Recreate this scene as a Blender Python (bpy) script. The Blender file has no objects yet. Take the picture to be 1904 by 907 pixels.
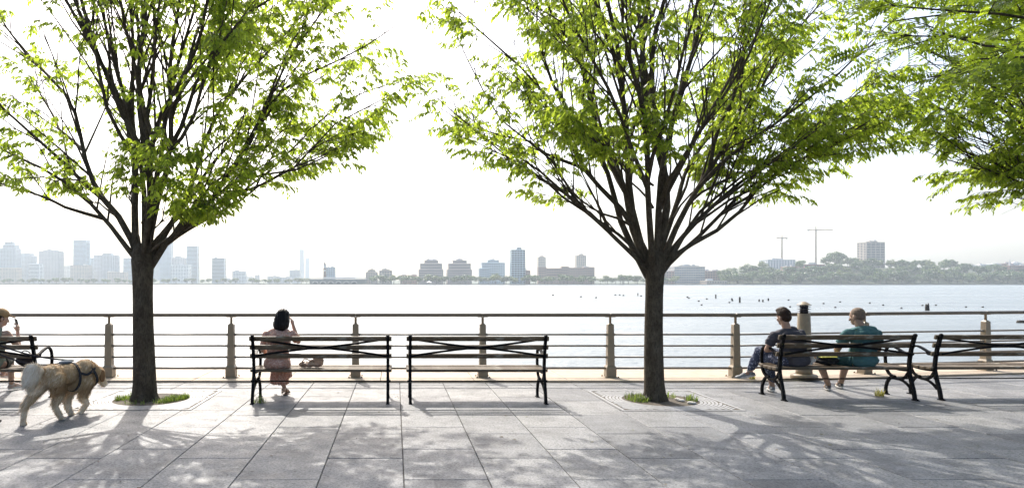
import bpy, math, random
import numpy as np
from mathutils import Vector, Matrix, noise as mnoise

random.seed(7); mnoise.seed_set(11)
R = math.radians
SC = bpy.context.scene
COL = SC.collection
V = Vector

# ------------------------------------------------------------------ camera
F = 1250.0; CX, CY = 735.0, 526.0          # focal length and vanishing point, in pixels of the 1904x907 photograph
EYE = 1.6
cam_d = bpy.data.cameras.new("camera"); cam = bpy.data.objects.new("camera", cam_d); COL.objects.link(cam)
cam.location = (0, 0, EYE); cam.rotation_euler = (R(90), 0, 0)
cam_d.sensor_width = 36.0; cam_d.lens = F / 1904 * 36.0
cam_d.shift_x = (952 - CX) / 1904; cam_d.shift_y = (CY - 453.5) / 1904
cam_d.clip_start = 0.05; cam_d.clip_end = 9000
SC.camera = cam

def P(px, py, D):
    return V(((px - CX) * D / F, D, EYE - (py - CY) * D / F))

# ------------------------------------------------------------------ light
SUN_EL, SUN_AZ = R(46), R(-15.6)           # ahead of the camera, a little to the left
w = bpy.data.worlds.new("World"); SC.world = w; w.use_nodes = True
nt = w.node_tree; nt.nodes.clear()
sky = nt.nodes.new("ShaderNodeTexSky"); sky.sky_type = 'NISHITA'; sky.sun_disc = False
sky.sun_elevation = SUN_EL; sky.sun_rotation = SUN_AZ
sky.air_density = 1.0; sky.dust_density = 4.5; sky.ozone_density = 1.0; sky.altitude = 0
bg = nt.nodes.new("ShaderNodeBackground"); bg.inputs[1].default_value = 0.15
wo = nt.nodes.new("ShaderNodeOutputWorld")
nt.links.new(sky.outputs[0], bg.inputs[0]); nt.links.new(bg.outputs[0], wo.inputs[0])
sd = bpy.data.lights.new("sun", 'SUN'); sd.energy = 3.2; sd.angle = R(0.6); sd.color = (1.0, 0.95, 0.87)
sun = bpy.data.objects.new("sun", sd); COL.objects.link(sun)
to_sun = V((math.sin(SUN_AZ) * math.cos(SUN_EL), math.cos(SUN_AZ) * math.cos(SUN_EL), math.sin(SUN_EL)))
sun.rotation_euler = to_sun.to_track_quat('Z', 'Y').to_euler(); sun.location = (0, 0, 30)
SC.view_settings.view_transform = 'Standard'; SC.view_settings.look = 'None'
SC.view_settings.exposure = 1.02; SC.view_settings.gamma = 1.0; SC.view_settings.use_curve_mapping = False
SC.cycles.use_denoising = True
try: SC.cycles.denoiser = 'OPENIMAGEDENOISE'
except Exception: pass
SC.cycles.max_bounces = 7; SC.cycles.diffuse_bounces = 3; SC.cycles.glossy_bounces = 3
SC.cycles.transmission_bounces = 5; SC.cycles.transparent_max_bounces = 8; SC.cycles.volume_bounces = 1
SC.cycles.caustics_reflective = False; SC.cycles.caustics_refractive = False

# ------------------------------------------------------------------ materials
def srgb(r, g, b):
    f = lambda c: (c / 255) / 12.92 if c / 255 <= .04045 else ((c / 255 + .055) / 1.055) ** 2.4
    return (f(r), f(g), f(b), 1)
def col4(c): return tuple(c[:3]) + (1,)

class NT:
    def __init__(s, name):
        s.m = bpy.data.materials.new(name); s.m.use_nodes = True
        s.t = s.m.node_tree; s.b = s.t.nodes["Principled BSDF"]; s.out = s.t.nodes["Material Output"]
    def n(s, typ, **kw):
        x = s.t.nodes.new(typ)
        for k, v in kw.items():
            if k.startswith('i_'):
                key = k[2:]; key = int(key) if key.isdigit() else key.replace('_', ' ')
                x.inputs[key].default_value = v
            else: setattr(x, k, v)
        return x
    def l(s, a, b): s.t.links.new(a, b)
    def coord(s, scale=(1, 1, 1), kind='Object'):
        tc = s.n("ShaderNodeTexCoord"); mp = s.n("ShaderNodeMapping"); mp.inputs['Scale'].default_value = scale
        s.l(tc.outputs[kind], mp.inputs[0]); return mp.outputs[0]
    def noise(s, vec, scale, detail=4, rough=.55):
        x = s.n("ShaderNodeTexNoise"); x.inputs['Scale'].default_value = scale
        x.inputs['Detail'].default_value = detail; x.inputs['Roughness'].default_value = rough
        if vec: s.l(vec, x.inputs['Vector'])
        return x.outputs[0]
    def ramp(s, fac, stops):
        x = s.n("ShaderNodeValToRGB"); e = x.color_ramp.elements
        while len(e) < len(stops): e.new(.5)
        for k, (p, c) in enumerate(stops): e[k].position = p; e[k].color = col4(c)
        s.l(fac, x.inputs[0]); return x.outputs[0]
    def mix(s, fac, a, b, blend='MIX'):
        x = s.n("ShaderNodeMixRGB", blend_type=blend)
        for k, v in ((0, fac), (1, a), (2, b)):
            if isinstance(v, (int, float)): x.inputs[k].default_value = v
            elif isinstance(v, tuple): x.inputs[k].default_value = col4(v)
            else: s.l(v, x.inputs[k])
        return x.outputs[0]
    def bump(s, h, strength=.3, dist=.01):
        x = s.n("ShaderNodeBump"); x.inputs['Strength'].default_value = strength; x.inputs['Distance'].default_value = dist
        s.l(h, x.inputs['Height']); s.l(x.outputs[0], s.b.inputs['Normal']); return x

MATS = {}
def simple(name, c, rough=.6, scale=8, var=.25, bump=.0, bscale=40, bdist=.004, metal=0, stretch=(1, 1, 1), spec=.5):
    if name in MATS: return MATS[name]
    k = NT(name); vec = k.coord(stretch)
    n1 = k.noise(vec, scale, 5)
    lo = tuple(max(0, x * (1 - var)) for x in c[:3]); hi = tuple(min(1, x * (1 + var)) for x in c[:3])
    k.l(k.ramp(n1, [(.3, lo), (.7, hi)]), k.b.inputs['Base Color'])
    k.b.inputs['Roughness'].default_value = rough; k.b.inputs['Metallic'].default_value = metal
    k.b.inputs['Specular IOR Level'].default_value = spec
    if bump: k.bump(k.noise(vec, bscale, 4), bump, bdist)
    MATS[name] = k.m; return k.m

def granite():
    k = NT("granite_paving"); vec = k.coord(kind='Object')
    oi = k.n("ShaderNodeObjectInfo")
    add = k.n("ShaderNodeVectorMath", operation='ADD'); k.l(vec, add.inputs[0])
    sc = k.n("ShaderNodeVectorMath", operation='SCALE'); sc.inputs['Scale'].default_value = 37.0
    cmb = k.n("ShaderNodeCombineXYZ"); k.l(oi.outputs['Random'], cmb.inputs[0]); k.l(oi.outputs['Random'], cmb.inputs[1])
    k.l(cmb.outputs[0], sc.inputs[0]); k.l(sc.outputs[0], add.inputs[1]); v = add.outputs[0]
    base = k.ramp(oi.outputs['Random'], [(0, (.175, .177, .18)), (.3, (.215, .217, .22)), (.7, (.23, .231, .232)), (1, (.275, .272, .266))])
    sp1 = k.ramp(k.noise(v, 190, 2, .6), [(.34, (.45, .45, .46)), (.47, (1, 1, 1)), (.60, (1, 1, 1)), (.72, (1.0, .98, .95))])
    c = k.mix(.75, base, sp1, 'MULTIPLY')
    sp2 = k.ramp(k.noise(v, 44, 3, .8), [(.38, (.28, .29, .31)), (.52, (.95, .95, .95)), (.60, (1, 1, 1)), (.68, (1.45, 1.43, 1.38))])
    c = k.mix(.85, c, sp2, 'MULTIPLY')
    pit = k.ramp(k.noise(v, 24, 2, .6), [(.32, (.2, .2, .21)), (.365, (1, 1, 1))])
    c = k.mix(.8, c, pit, 'MULTIPLY')
    st = k.ramp(k.noise(v, 2.2, 7, .68), [(.34, (.55, .545, .54)), (.50, (.92, .92, .92)), (.66, (1.12, 1.11, 1.09))])
    c = k.mix(.8, c, st, 'MULTIPLY')
    sc2 = k.ramp(k.noise(v, 11, 5, .7), [(.28, (.62, .60, .58)), (.40, (1, 1, 1))])
    c = k.mix(.6, c, sc2, 'MULTIPLY')
    k.l(c, k.b.inputs['Base Color'])
    rg = k.ramp(k.noise(v, 5, 4), [(.3, (.5, .5, .5)), (.7, (.72, .72, .72))]); k.l(rg, k.b.inputs['Roughness'])
    k.b.inputs['Specular IOR Level'].default_value = .4
    k.bump(k.noise(v, 160, 3, .7), .25, .003)
    return k.m
def paving_far():
    k = NT("paving_far"); vec = k.coord()
    br = k.n("ShaderNodeTexBrick"); br.inputs['Scale'].default_value = 1.0
    br.inputs['Brick Width'].default_value = 1.0; br.inputs['Row Height'].default_value = .69; br.inputs['Mortar Size'].default_value = .006
    br.inputs['Color1'].default_value = (.21, .21, .21, 1); br.inputs['Color2'].default_value = (.24, .24, .238, 1); br.inputs['Mortar'].default_value = (.06, .055, .05, 1)
    k.l(vec, br.inputs['Vector']); n = k.ramp(k.noise(vec, 90, 4, .7), [(.35, (.6, .6, .62)), (.55, (1, 1, 1))])
    k.l(k.mix(.6, br.outputs[0], n, 'MULTIPLY'), k.b.inputs['Base Color']); k.b.inputs['Roughness'].default_value = .65
    return k.m

def leaf_mat(name, refl, trans, tmix=.55, var=.4):
    k = NT(name); at = k.n("ShaderNodeAttribute", attribute_name="tone")
    def vr(c):
        a = tuple(x * (1 - var) for x in c); b = tuple(min(1, x * (1 + var)) for x in c)
        b = (b[0] * 1.12, b[1], b[2])
        return k.ramp(at.outputs['Fac'], [(0, a), (1, b)])
    k.l(vr(refl), k.b.inputs['Base Color']); k.b.inputs['Roughness'].default_value = .42
    tr = k.n("ShaderNodeBsdfTranslucent"); k.l(vr(trans), tr.inputs[0])
    mx = k.n("ShaderNodeMixShader"); mx.inputs[0].default_value = tmix
    k.l(k.b.outputs[0], mx.inputs[1]); k.l(tr.outputs[0], mx.inputs[2]); k.l(mx.outputs[0], k.out.inputs[0])
    return k.m

def bark_mat():
    k = NT("bark"); vec = k.coord((1, 1, .45))
    n1 = k.noise(vec, 9, 6, .65)
    c = k.ramp(n1, [(.28, (.040, .031, .021)), (.5, (.075, .060, .042)), (.72, (.118, .098, .072))])
    lich = k.ramp(k.noise(k.coord(), 3.3, 5, .7), [(.52, (0, 0, 0)), (.68, (1, 1, 1))])
    c = k.mix(.4, c, k.mix(lich, c, (.125, .112, .09)))
    lent = k.ramp(k.noise(k.coord((1, 1, 5)), 26, 3, .6), [(.62, (0, 0, 0)), (.70, (1, 1, 1))])
    c = k.mix(lent, c, (.14, .115, .09))
    k.l(c, k.b.inputs['Base Color']); k.b.inputs['Roughness'].default_value = .85
    k.b.inputs['Specular IOR Level'].default_value = .1
    fine = k.ramp(k.noise(k.coord((1, 1, .35)), 60, 4, .7), [(.35, (.45, .43, .40)), (.55, (1, 1, 1))])
    k.l(k.mix(.8, c, fine, 'MULTIPLY'), k.b.inputs['Base Color'])
    k.bump(k.noise(k.coord((1, 1, .5)), 46, 6, .75), 1.0, .02)
    return k.m

def water_mat():
    k = NT("river_water"); vec = k.coord((1, .55, 1), 'Object')
    k.b.inputs['Base Color'].default_value = (.16, .185, .19, 1)
    k.b.inputs['Roughness'].default_value = .12; k.b.inputs['IOR'].default_value = 1.333
    a = k.noise(vec, .35, 5, .6); b = k.noise(k.coord((1, .7, 1)), 1.6, 4, .6); c = k.noise(k.coord((.02, .08, 1)), 1.0, 3, .5)
    m = k.n("ShaderNodeMath", operation='MULTIPLY'); m.inputs[1].default_value = .35; k.l(b, m.inputs[0])
    s = k.n("ShaderNodeMath", operation='ADD'); k.l(a, s.inputs[0]); k.l(m.outputs[0], s.inputs[1])
    k.bump(s.outputs[0], .8, .55)
    k.l(k.ramp(c, [(.35, (.22,) * 3), (.65, (.38,) * 3)]), k.b.inputs['Roughness'])
    return k.m

def wood_slat():
    k = NT("weathered_slat_wood"); vec = k.coord((.35, 5, 5)); oi = k.n("ShaderNodeObjectInfo")
    c = k.ramp(k.noise(vec, 9, 6, .65), [(.25, (.072, .051, .031)), (.5, (.122, .090, .058)), (.75, (.195, .155, .11))])
    t = k.ramp(oi.outputs['Random'], [(0, (.78, .76, .72)), (1, (1, 1, 1))])
    c = k.mix(1, c, t, 'MULTIPLY')
    wear = k.ramp(k.noise(k.coord((1, 3, 3)), 5, 5, .7), [(.55, (0, 0, 0)), (.7, (1, 1, 1))])
    c = k.mix(wear, c, (.27, .25, .205))
    k.l(c, k.b.inputs['Base Color']); k.b.inputs['Roughness'].default_value = .6
    k.b.inputs['Specular IOR Level'].default_value = .2
    k.bump(k.noise(k.coord((.4, 9, 9)), 22, 4, .6), .35, .003)
    return k.m

def dress_mat():
    k = NT("speckled_pink_dress"); vec = k.coord()
    vo = k.n("ShaderNodeTexVoronoi"); vo.inputs['Scale'].default_value = 48; k.l(vec, vo.inputs['Vector'])
    spots = k.ramp(vo.outputs['Distance'], [(.30, (.82, .66, .55)), (.48, (.54, .29, .225))])
    n = k.ramp(k.noise(vec, 9, 4), [(.35, (.8, .78, .78)), (.65, (1, 1, 1))])
    k.l(k.mix(1, spots, n, 'MULTIPLY'), k.b.inputs['Base Color']); k.b.inputs['Roughness'].default_value = .8
    tr = k.n("ShaderNodeBsdfTranslucent"); tr.inputs[0].default_value = (.70, .44, .34, 1)
    mx = k.n("ShaderNodeMixShader"); mx.inputs[0].default_value = .22
    k.l(k.b.outputs[0], mx.inputs[1]); k.l(tr.outputs[0], mx.inputs[2]); k.l(mx.outputs[0], k.out.inputs[0])
    return k.m
def floral_mat():
    k = NT("dark_floral_cloth"); vec = k.coord()
    vo = k.n("ShaderNodeTexVoronoi"); vo.inputs['Scale'].default_value = 34; k.l(vec, vo.inputs['Vector'])
    k.l(k.ramp(vo.outputs['Distance'], [(.22, (.33, .36, .46)), (.34, (.035, .045, .085))]), k.b.inputs['Base Color'])
    k.b.inputs['Roughness'].default_value = .85
    return k.m
def skin_mat(name, c):
    k = NT(name); vec = k.coord()
    k.l(k.ramp(k.noise(vec, 14, 4), [(.3, tuple(x * .85 for x in c)), (.7, tuple(min(1, x * 1.1) for x in c))]), k.b.inputs['Base Color'])
    k.b.inputs['Roughness'].default_value = .5
    k.b.inputs['Subsurface Weight'].default_value = .12; k.b.inputs['Subsurface Radius'].default_value = (.02, .008, .004)
    k.bump(k.noise(vec, 120, 3), .12, .002)
    return k.m
def cloth(name, c, rough=.85, var=.18):
    return simple(name, c, rough, 12, var, .25, 300, .002, spec=.2)
def attr_mat(name, stops, rough=.8, tmix=0.0):
    k = NT(name); at = k.n("ShaderNodeAttribute", attribute_name="tone")
    c = k.ramp(at.outputs['Fac'], stops); k.l(c, k.b.inputs['Base Color']); k.b.inputs['Roughness'].default_value = rough
    k.b.inputs['Specular IOR Level'].default_value = .2
    if tmix:
        tr = k.n("ShaderNodeBsdfTranslucent"); k.l(c, tr.inputs[0]); mx = k.n("ShaderNodeMixShader"); mx.inputs[0].default_value = tmix
        k.l(k.b.outputs[0], mx.inputs[1]); k.l(tr.outputs[0], mx.inputs[2]); k.l(mx.outputs[0], k.out.inputs[0])
    return k.m

M_gran = granite(); M_pfar = paving_far(); M_bark = bark_mat(); M_water = water_mat(); M_slat = wood_slat()
M_joint = simple("joint_sand", (.075, .064, .052), .95, 30, .3)
M_coping = simple("sandy_coping_stone", (.37, .30, .225), .75, 6, .14, .3, 120, .003)
M_iron = simple("black_cast_iron", (.005, .005, .006), .5, 25, .4, .25, 90, .002, spec=.07)
M_post = simple("beige_painted_steel", (.26, .205, .14), .5, 14, .12, .1, 60, .002)
M_rail = simple("grey_brown_rail", (.135, .108, .078), .5, 10, .2, .2, 60, .002, stretch=(.3, 3, 3))
M_rod = simple("grey_brown_rod", (.19, .17, .145), .45, 10, .15)
M_soil = simple("pit_soil", (.085, .07, .052), .95, 25, .5, .8, 40, .01)
M_grate = simple("worn_grey_grate_iron", (.25, .25, .25), .55, 20, .25, .2, 90, .002)
M_leafZ = leaf_mat("zelkova_leaf", (.092, .16, .02), (.45, .62, .055), .64, .55)
M_leafL = leaf_mat("locust_leaf", (.06, .11, .014), (.33, .48, .03), .58, .5)
M_grass = leaf_mat("grass_blade", (.07, .115, .025), (.20, .31, .04), .4, .6)
M_dryg = leaf_mat("pale_weed", (.25, .27, .07), (.45, .45, .08), .4)

# ------------------------------------------------------------------ mesh builder
class MB:
    def __init__(s): s.v = []; s.f = []; s.sm = []; s.mi = []
    def add(s, vs, fs, smooth=False, mi=0):
        o = len(s.v); s.v.extend([tuple(x) for x in vs])
        for f in fs: s.f.append(tuple(i + o for i in f)); s.sm.append(smooth); s.mi.append(mi)
    def box(s, c, size, M=None, mi=0):
        hx, hy, hz = size[0] / 2, size[1] / 2, size[2] / 2; c = V(c)
        vs = [V((x, y, z)) for x in (-hx, hx) for y in (-hy, hy) for z in (-hz, hz)]
        if M: vs = [M @ q for q in vs]
        s.add([q + c for q in vs], [(0, 1, 3, 2), (4, 6, 7, 5), (0, 4, 5, 1), (2, 3, 7, 6), (0, 2, 6, 4), (1, 5, 7, 3)], mi=mi)
    def cbox(s, c, size, ch, M=None):          # box whose long edges are chamfered on all sides
        hx, hy, hz = size[0] / 2, size[1] / 2, size[2] / 2; c = V(c)
        def ring(x, d):
            a, b = hy - d, hz - d; k = ch if d == 0 else 0
            return [(x, -a + k, -b), (x, a - k, -b), (x, a, -b + k), (x, a, b - k), (x, a - k, b), (x, -a + k, b), (x, -a, b - k), (x, -a, -b + k)]
        rings = [ring(-hx, ch * .7), ring(-hx + ch * .7, 0), ring(hx - ch * .7, 0), ring(hx, ch * .7)]
        vs = [V(q) for r_ in rings for q in r_]
        if M: vs = [M @ q for q in vs]
        fs = []
        for i in range(3):
            for j in range(8):
                fs.append((i * 8 + j, i * 8 + (j + 1) % 8, i * 8 + 8 + (j + 1) % 8, i * 8 + 8 + j))
        fs.append(tuple(range(7, -1, -1))); fs.append(tuple(range(24, 32)))
        s.add([q + c for q in vs], fs)
    def tube(s, pts, rad, n=8, caps=True, smooth=True, flat=None, mi=0):
        """flat=(half_a, half_b, axis): rectangular bar with its half_a side along axis"""
        pts = [V(p) for p in pts]; k = len(pts); vs = []
        ref = None
        for i, p in enumerate(pts):
            t = (pts[min(i + 1, k - 1)] - pts[max(i - 1, 0)]).normalized()
            if flat:
                a = V(flat[2]); a = (a - t * a.dot(t)).normalized(); b = t.cross(a)
                ha, hb = flat[0], flat[1]
                vs += [p + a * ha + b * hb, p - a * ha + b * hb, p - a * ha - b * hb, p + a * ha - b * hb]
                continue
            if ref is None:
                ref = V((0, 0, 1)) if abs(t.z) < .9 else V((1, 0, 0))
            a = (ref - t * ref.dot(t)).normalized(); b = t.cross(a); ref = a
            r = rad[i] if hasattr(rad, '__len__') else rad
            for j in range(n):
                an = 2 * math.pi * j / n
                vs.append(p + (a * math.cos(an) + b * math.sin(an)) * r)
        n = 4 if flat else n
        fs = [(i * n + j, i * n + (j + 1) % n, (i + 1) * n + (j + 1) % n, (i + 1) * n + j) for i in range(k - 1) for j in range(n)]
        if caps: fs += [tuple(range(n - 1, -1, -1)), tuple(range((k - 1) * n, k * n))]
        s.add(vs, fs, smooth and not flat, mi)
    def lathe(s, prof, c=(0, 0, 0), n=20, smooth=True, sq=False, mi=0):
        c = V(c); vs = []; k = len(prof)
        for r, z in prof:
            for j in range(n):
                an = 2 * math.pi * (j + (.5 if sq else 0)) / n
                q = r * (math.sqrt(2) if sq else 1)
                vs.append(c + V((q * math.cos(an), q * math.sin(an), z)))
        fs = [(i * n + j, i * n + (j + 1) % n, (i + 1) * n + (j + 1) % n, (i + 1) * n + j) for i in range(k - 1) for j in range(n)]
        fs += [tuple(range(n - 1, -1, -1)), tuple(range((k - 1) * n, k * n))]
        s.add(vs, fs, smooth, mi)
    def ell(s, c, r, M=None, nu=14, nv=9):
        c = V(c); r = (r, r, r) if isinstance(r, (int, float)) else r
        vs = [V((0, 0, -1))]; fs = []
        for i in range(1, nv):
            th = math.pi * i / nv - math.pi / 2
            for j in range(nu):
                an = 2 * math.pi * j / nu; vs.append(V((math.cos(th) * math.cos(an), math.cos(th) * math.sin(an), math.sin(th))))
        vs.append(V((0, 0, 1)))
        for j in range(nu):
            fs.append((0, 1 + (j + 1) % nu, 1 + j)); b = 1 + (nv - 2) * nu; fs.append((b + j, b + (j + 1) % nu, len(vs) - 1))
        for i in range(nv - 2):
            for j in range(nu): fs.append((1 + i * nu + j, 1 + i * nu + (j + 1) % nu, 1 + (i + 1) * nu + (j + 1) % nu, 1 + (i + 1) * nu + j))
        vs = [V((q.x * r[0], q.y * r[1], q.z * r[2])) for q in vs]
        if M: vs = [M @ q for q in vs]
        s.add([q + c for q in vs], fs, True)
    def cap(s, a, b, ra, rb, n=12, flat=False):     # tapered capsule
        a, b = V(a), V(b); t = (b - a); L = max(t.length, 1e-5); t = t / L
        pts, rad = [], []
        if not flat:
            for q in (1, .8, .5): pts.append(a - t * ra * q * .98); rad.append(ra * math.sqrt(max(0.0025, 1 - q * q)))
        pts.append(a); rad.append(ra); pts.append((a + b) / 2); rad.append((ra + rb) / 2); pts.append(b); rad.append(rb)
        if not flat:
            for q in (.5, .8, 1): pts.append(b + t * rb * q * .98); rad.append(rb * math.sqrt(max(0.0025, 1 - q * q)))
        s.tube(pts, rad, n)
    def chain(s, pts, rads, n=12):
        for i in range(len(pts) - 1): s.cap(pts[i], pts[i + 1], rads[i], rads[i + 1], n)
    def mesh(s, name):
        me = bpy.data.meshes.new(name); me.from_pydata(s.v, [], s.f)
        me.polygons.foreach_set("use_smooth", s.sm)
        if any(s.mi): me.polygons.foreach_set("material_index", s.mi)
        me.update(); return me
    def build(s, name, mat, parent=None, **kw):
        return put(name, s.mesh(name), mat, parent, **kw)

def put(name, me, mat, parent=None, label=None, cat=None, group=None, kind=None, loc=None):
    o = bpy.data.objects.new(name, me); COL.objects.link(o)
    if mat is not None and not me.materials:
        for m in (mat if isinstance(mat, (list, tuple)) else [mat]): me.materials.append(m)
    if parent: o.parent = parent
    if loc is not None: o.location = loc
    tag(o, label, cat, group, kind); return o
def tag(o, label=None, cat=None, group=None, kind=None):
    if label: o["label"] = label
    if cat: o["category"] = cat
    if group: o["group"] = group
    if kind: o["kind"] = kind
    return o
def empty(name, loc, label=None, cat=None, group=None, rz=0):
    o = bpy.data.objects.new(name, None); COL.objects.link(o); o.location = loc; o.rotation_euler = (0, 0, rz)
    o.empty_display_size = .1
    return tag(o, label, cat, group)
def copy_tree(root, loc, label, rz=0):
    r = root.copy(); COL.objects.link(r); r.location = loc; r.rotation_euler = (0, 0, rz)
    if label: r["label"] = label
    for ch in root.children:
        c = ch.copy(); COL.objects.link(c); c.parent = r
        for g in ch.children:
            d = g.copy(); COL.objects.link(d); d.parent = c
    return r

def remesh(mb, voxel, smooth=4, fold=None):
    me = mb.mesh("tmp"); o = bpy.data.objects.new("tmp", me); COL.objects.link(o)
    m = o.modifiers.new("r", 'REMESH'); m.mode = 'VOXEL'; m.voxel_size = voxel; m.use_smooth_shade = True
    if smooth:
        s_ = o.modifiers.new("s", 'SMOOTH'); s_.factor = .5; s_.iterations = smooth
    dg = bpy.context.evaluated_depsgraph_get(); dg.update()
    out = bpy.data.meshes.new_from_object(o.evaluated_get(dg))
    bpy.data.objects.remove(o); bpy.data.meshes.remove(me)
    if fold:
        n = len(out.vertices); co = np.empty(n * 3); no = np.empty(n * 3)
        out.vertices.foreach_get("co", co); out.vertices.foreach_get("normal", no)
        co = co.reshape(-1, 3); no = no.reshape(-1, 3)
        d = np.array([fold(V(c)) for c in co]); co += no * d[:, None]
        out.vertices.foreach_set("co", co.ravel())
    out.polygons.foreach_set("use_smooth", [True] * len(out.polygons)); out.materials.clear(); out.update()
    return out

def cards(name, vs, fs, tone, mat, parent=None, smooth=False, **kw):
    """one mesh from numpy arrays: vs (n,3), fs (m,3) triangles, tone per vertex"""
    me = bpy.data.meshes.new(name); nv, nf = len(vs), len(fs)
    me.vertices.add(nv); me.vertices.foreach_set("co", np.asarray(vs, dtype=np.float32).ravel())
    me.loops.add(nf * 3); me.loops.foreach_set("vertex_index", np.asarray(fs, dtype=np.int32).ravel())
    me.polygons.add(nf); me.polygons.foreach_set("loop_start", np.arange(0, nf * 3, 3, dtype=np.int32))
    me.polygons.foreach_set("loop_total", np.full(nf, 3, dtype=np.int32))
    if smooth: me.polygons.foreach_set("use_smooth", np.ones(nf, dtype=bool))
    me.update(calc_edges=True)
    a = me.attributes.new("tone", 'FLOAT', 'POINT'); a.data.foreach_set("value", np.asarray(tone, dtype=np.float32))
    return put(name, me, mat, parent, **kw)

# ================================================================== SETTING
# ---- promenade paving: base sheet, slabs one by one where the photograph shows them
SW, SL = .69, 1.0
COL0, COL1 = -14, 17
X0, X1 = .07 + COL0 * SW, .07 + COL1 * SW
Y0, Y1 = 3.15, 11.9
mb = MB(); mb.add([(X0, Y0, -.012), (X1, Y0, -.012), (X1, Y1, -.012), (X0, Y1, -.012)], [(0, 1, 2, 3)])
prom = mb.build("promenade", M_joint, kind="structure")
mb = MB()
for (a, b, c, d) in ((-120, X0, -60, 10.9), (X1, 120, -60, 11.9), (X0, X1, -60, Y0)):
    mb.add([(a, c, 0), (b, c, 0), (b, d, 0), (a, d, 0)], [(0, 1, 2, 3)])
mb.build("paving_sheet", M_pfar, kind="structure")
def slab_mesh(L):
    g, ch = .0036, .004; hx, hy = SW / 2 - g, L / 2 - g
    mb = MB(); r0 = [(-hx, -hy), (hx, -hy), (hx, hy), (-hx, hy)]
    vs = [(x, y, -.014) for x, y in r0] + [(x, y, -ch) for x, y in r0] + [(x - math.copysign(ch, x), y - math.copysign(ch, y), 0) for x, y in r0]
    fs = [(8, 9, 10, 11)]
    for i in range(4):
        j = (i + 1) % 4; fs += [(i, j, 4 + j, 4 + i), (4 + i, 4 + j, 8 + j, 8 + i)]
    mb.add(vs, fs); me = mb.mesh("paving_slab"); me.materials.append(M_gran); return me
slab_data = {}
rs = random.Random(3)
for c in range(COL0, COL1):
    y = Y0; off = .48 if c % 2 == 0 else .15
    ys = [Y0] + [k + off for k in range(3, 13) if Y0 + .12 < k + off < Y1 - .12] + [Y1]
    for a, b in zip(ys[:-1], ys[1:]):
        L = round(b - a, 3)
        if L not in slab_data: slab_data[L] = slab_mesh(L)
        o = put("paving_slab", slab_data[L], None, prom, loc=(.07 + (c + .5) * SW, (a + b) / 2, rs.uniform(-.0012, .0012)))
        o.rotation_euler = (rs.uniform(-.0012, .0012), rs.uniform(-.0016, .0016), 0)

# ---- sandy coping ledge the railing stands on, in two straight runs
BX, BD = 5.66, .18                          # the quay edge bends away a little right of the fifth bay
def quay(x, d): return d + max(0, x - BX) * BD
mb = MB(); xs = [-120, BX, 120]
mb.add([(x, quay(x, 12.34), z) for x in xs for z in (-6, -.02)], [(0, 1, 3, 2), (2, 3, 5, 4)])
mb.add([(x, quay(x, y), -.02) for x in xs for y in (10.92, 12.34)], [(0, 1, 3, 2), (2, 3, 5, 4)])
ledge = mb.build("quay_ledge", M_coping, kind="structure")
edge = [-20.0]
while edge[-1] < 28: edge.append(edge[-1] + 1.52)
rs = random.Random(5)
for a, b in zip(edge[:-1], edge[1:]):
    mb = MB(); g = .003; a2, b2 = a + g, b - g
    top = .03 + rs.uniform(-.0015, .0015)
    pts = [(a2, quay(a2, 10.84)), (b2, quay(b2, 10.84)), (b2, quay(b2, 12.40)), (a2, quay(a2, 12.40))]
    ch = .006
    vs = [(x, y, -.2) for x, y in pts] + [(x, y, top - ch) for x, y in pts] + [(x + (ch if i in (0, 3) else -ch), y + (ch if i < 2 else -ch), top) for i, (x, y) in enumerate(pts)]
    fs = [(8, 9, 10, 11)]
    for i in range(4):
        j = (i + 1) % 4; fs += [(i, j, 4 + j, 4 + i), (4 + i, 4 + j, 8 + j, 8 + i)]
    mb.add(vs, fs); mb.build("coping_stone", M_coping, ledge)
mb = MB()
mb.add([(x, quay(x, y), .004) for x in (-120, BX, 120) for y in (10.795, 10.85)], [(0, 1, 3, 2), (2, 3, 5, 4)])
mb.build("drain_gap", M_joint, kind="structure")

# ---- river and far land
WZ = -2.2
mb = MB(); mb.add([(-3000, 12.3, WZ), (3000, 12.3, WZ), (3000, 1345, WZ), (-3000, 1345, WZ)], [(0, 1, 2, 3)])
mb.build("river", M_water, kind="structure")
M_land = simple("far_land", (.03, .045, .016), .9, .02, .3)
M_seawall = simple("sea_wall_stone", (.20, .18, .155), .9, .05, .3)
mb = MB(); mb.add([(-3000, 1330, -.3), (3000, 1330, -.3), (3000, 4250, 0), (-3000, 4250, 0)], [(0, 1, 2, 3)])
mb.add([(-3000, 1330, -3), (3000, 1330, -3), (3000, 1330, -.3), (-3000, 1330, -.3)], [(0, 1, 2, 3)], mi=1)
mb.build("far_bank", [M_land, M_seawall], kind="structure")
# wooded bluff on the right
def hill_h(x, y):
    u = min(1, max(0, (x - 620) / 260)); u = u * u * (3 - 2 * u)
    v = min(1, max(0, (y - 1345) / 130)); v = v * v * (3 - 2 * v)
    e = 1 - .25 * min(1, max(0, (x - 1080) / 200))
    return 35 * u * v * e * (1 + .12 * math.sin(x * .021) + .08 * math.sin(x * .053 + 1))
mb = MB(); nx, ny = 70, 14; vs = []
for i in range(nx + 1):
    for j in range(ny + 1):
        x = 600 + i * 26; y = 1340 + j * 40; vs.append((x, y, hill_h(x, y) - .2))
mb.add(vs, [(i * (ny + 1) + j, (i + 1) * (ny + 1) + j, (i + 1) * (ny + 1) + j + 1, i * (ny + 1) + j + 1) for i in range(nx) for j in range(ny)], True)
mb.build("wooded_bluff_ground", M_land, kind="structure")

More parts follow.
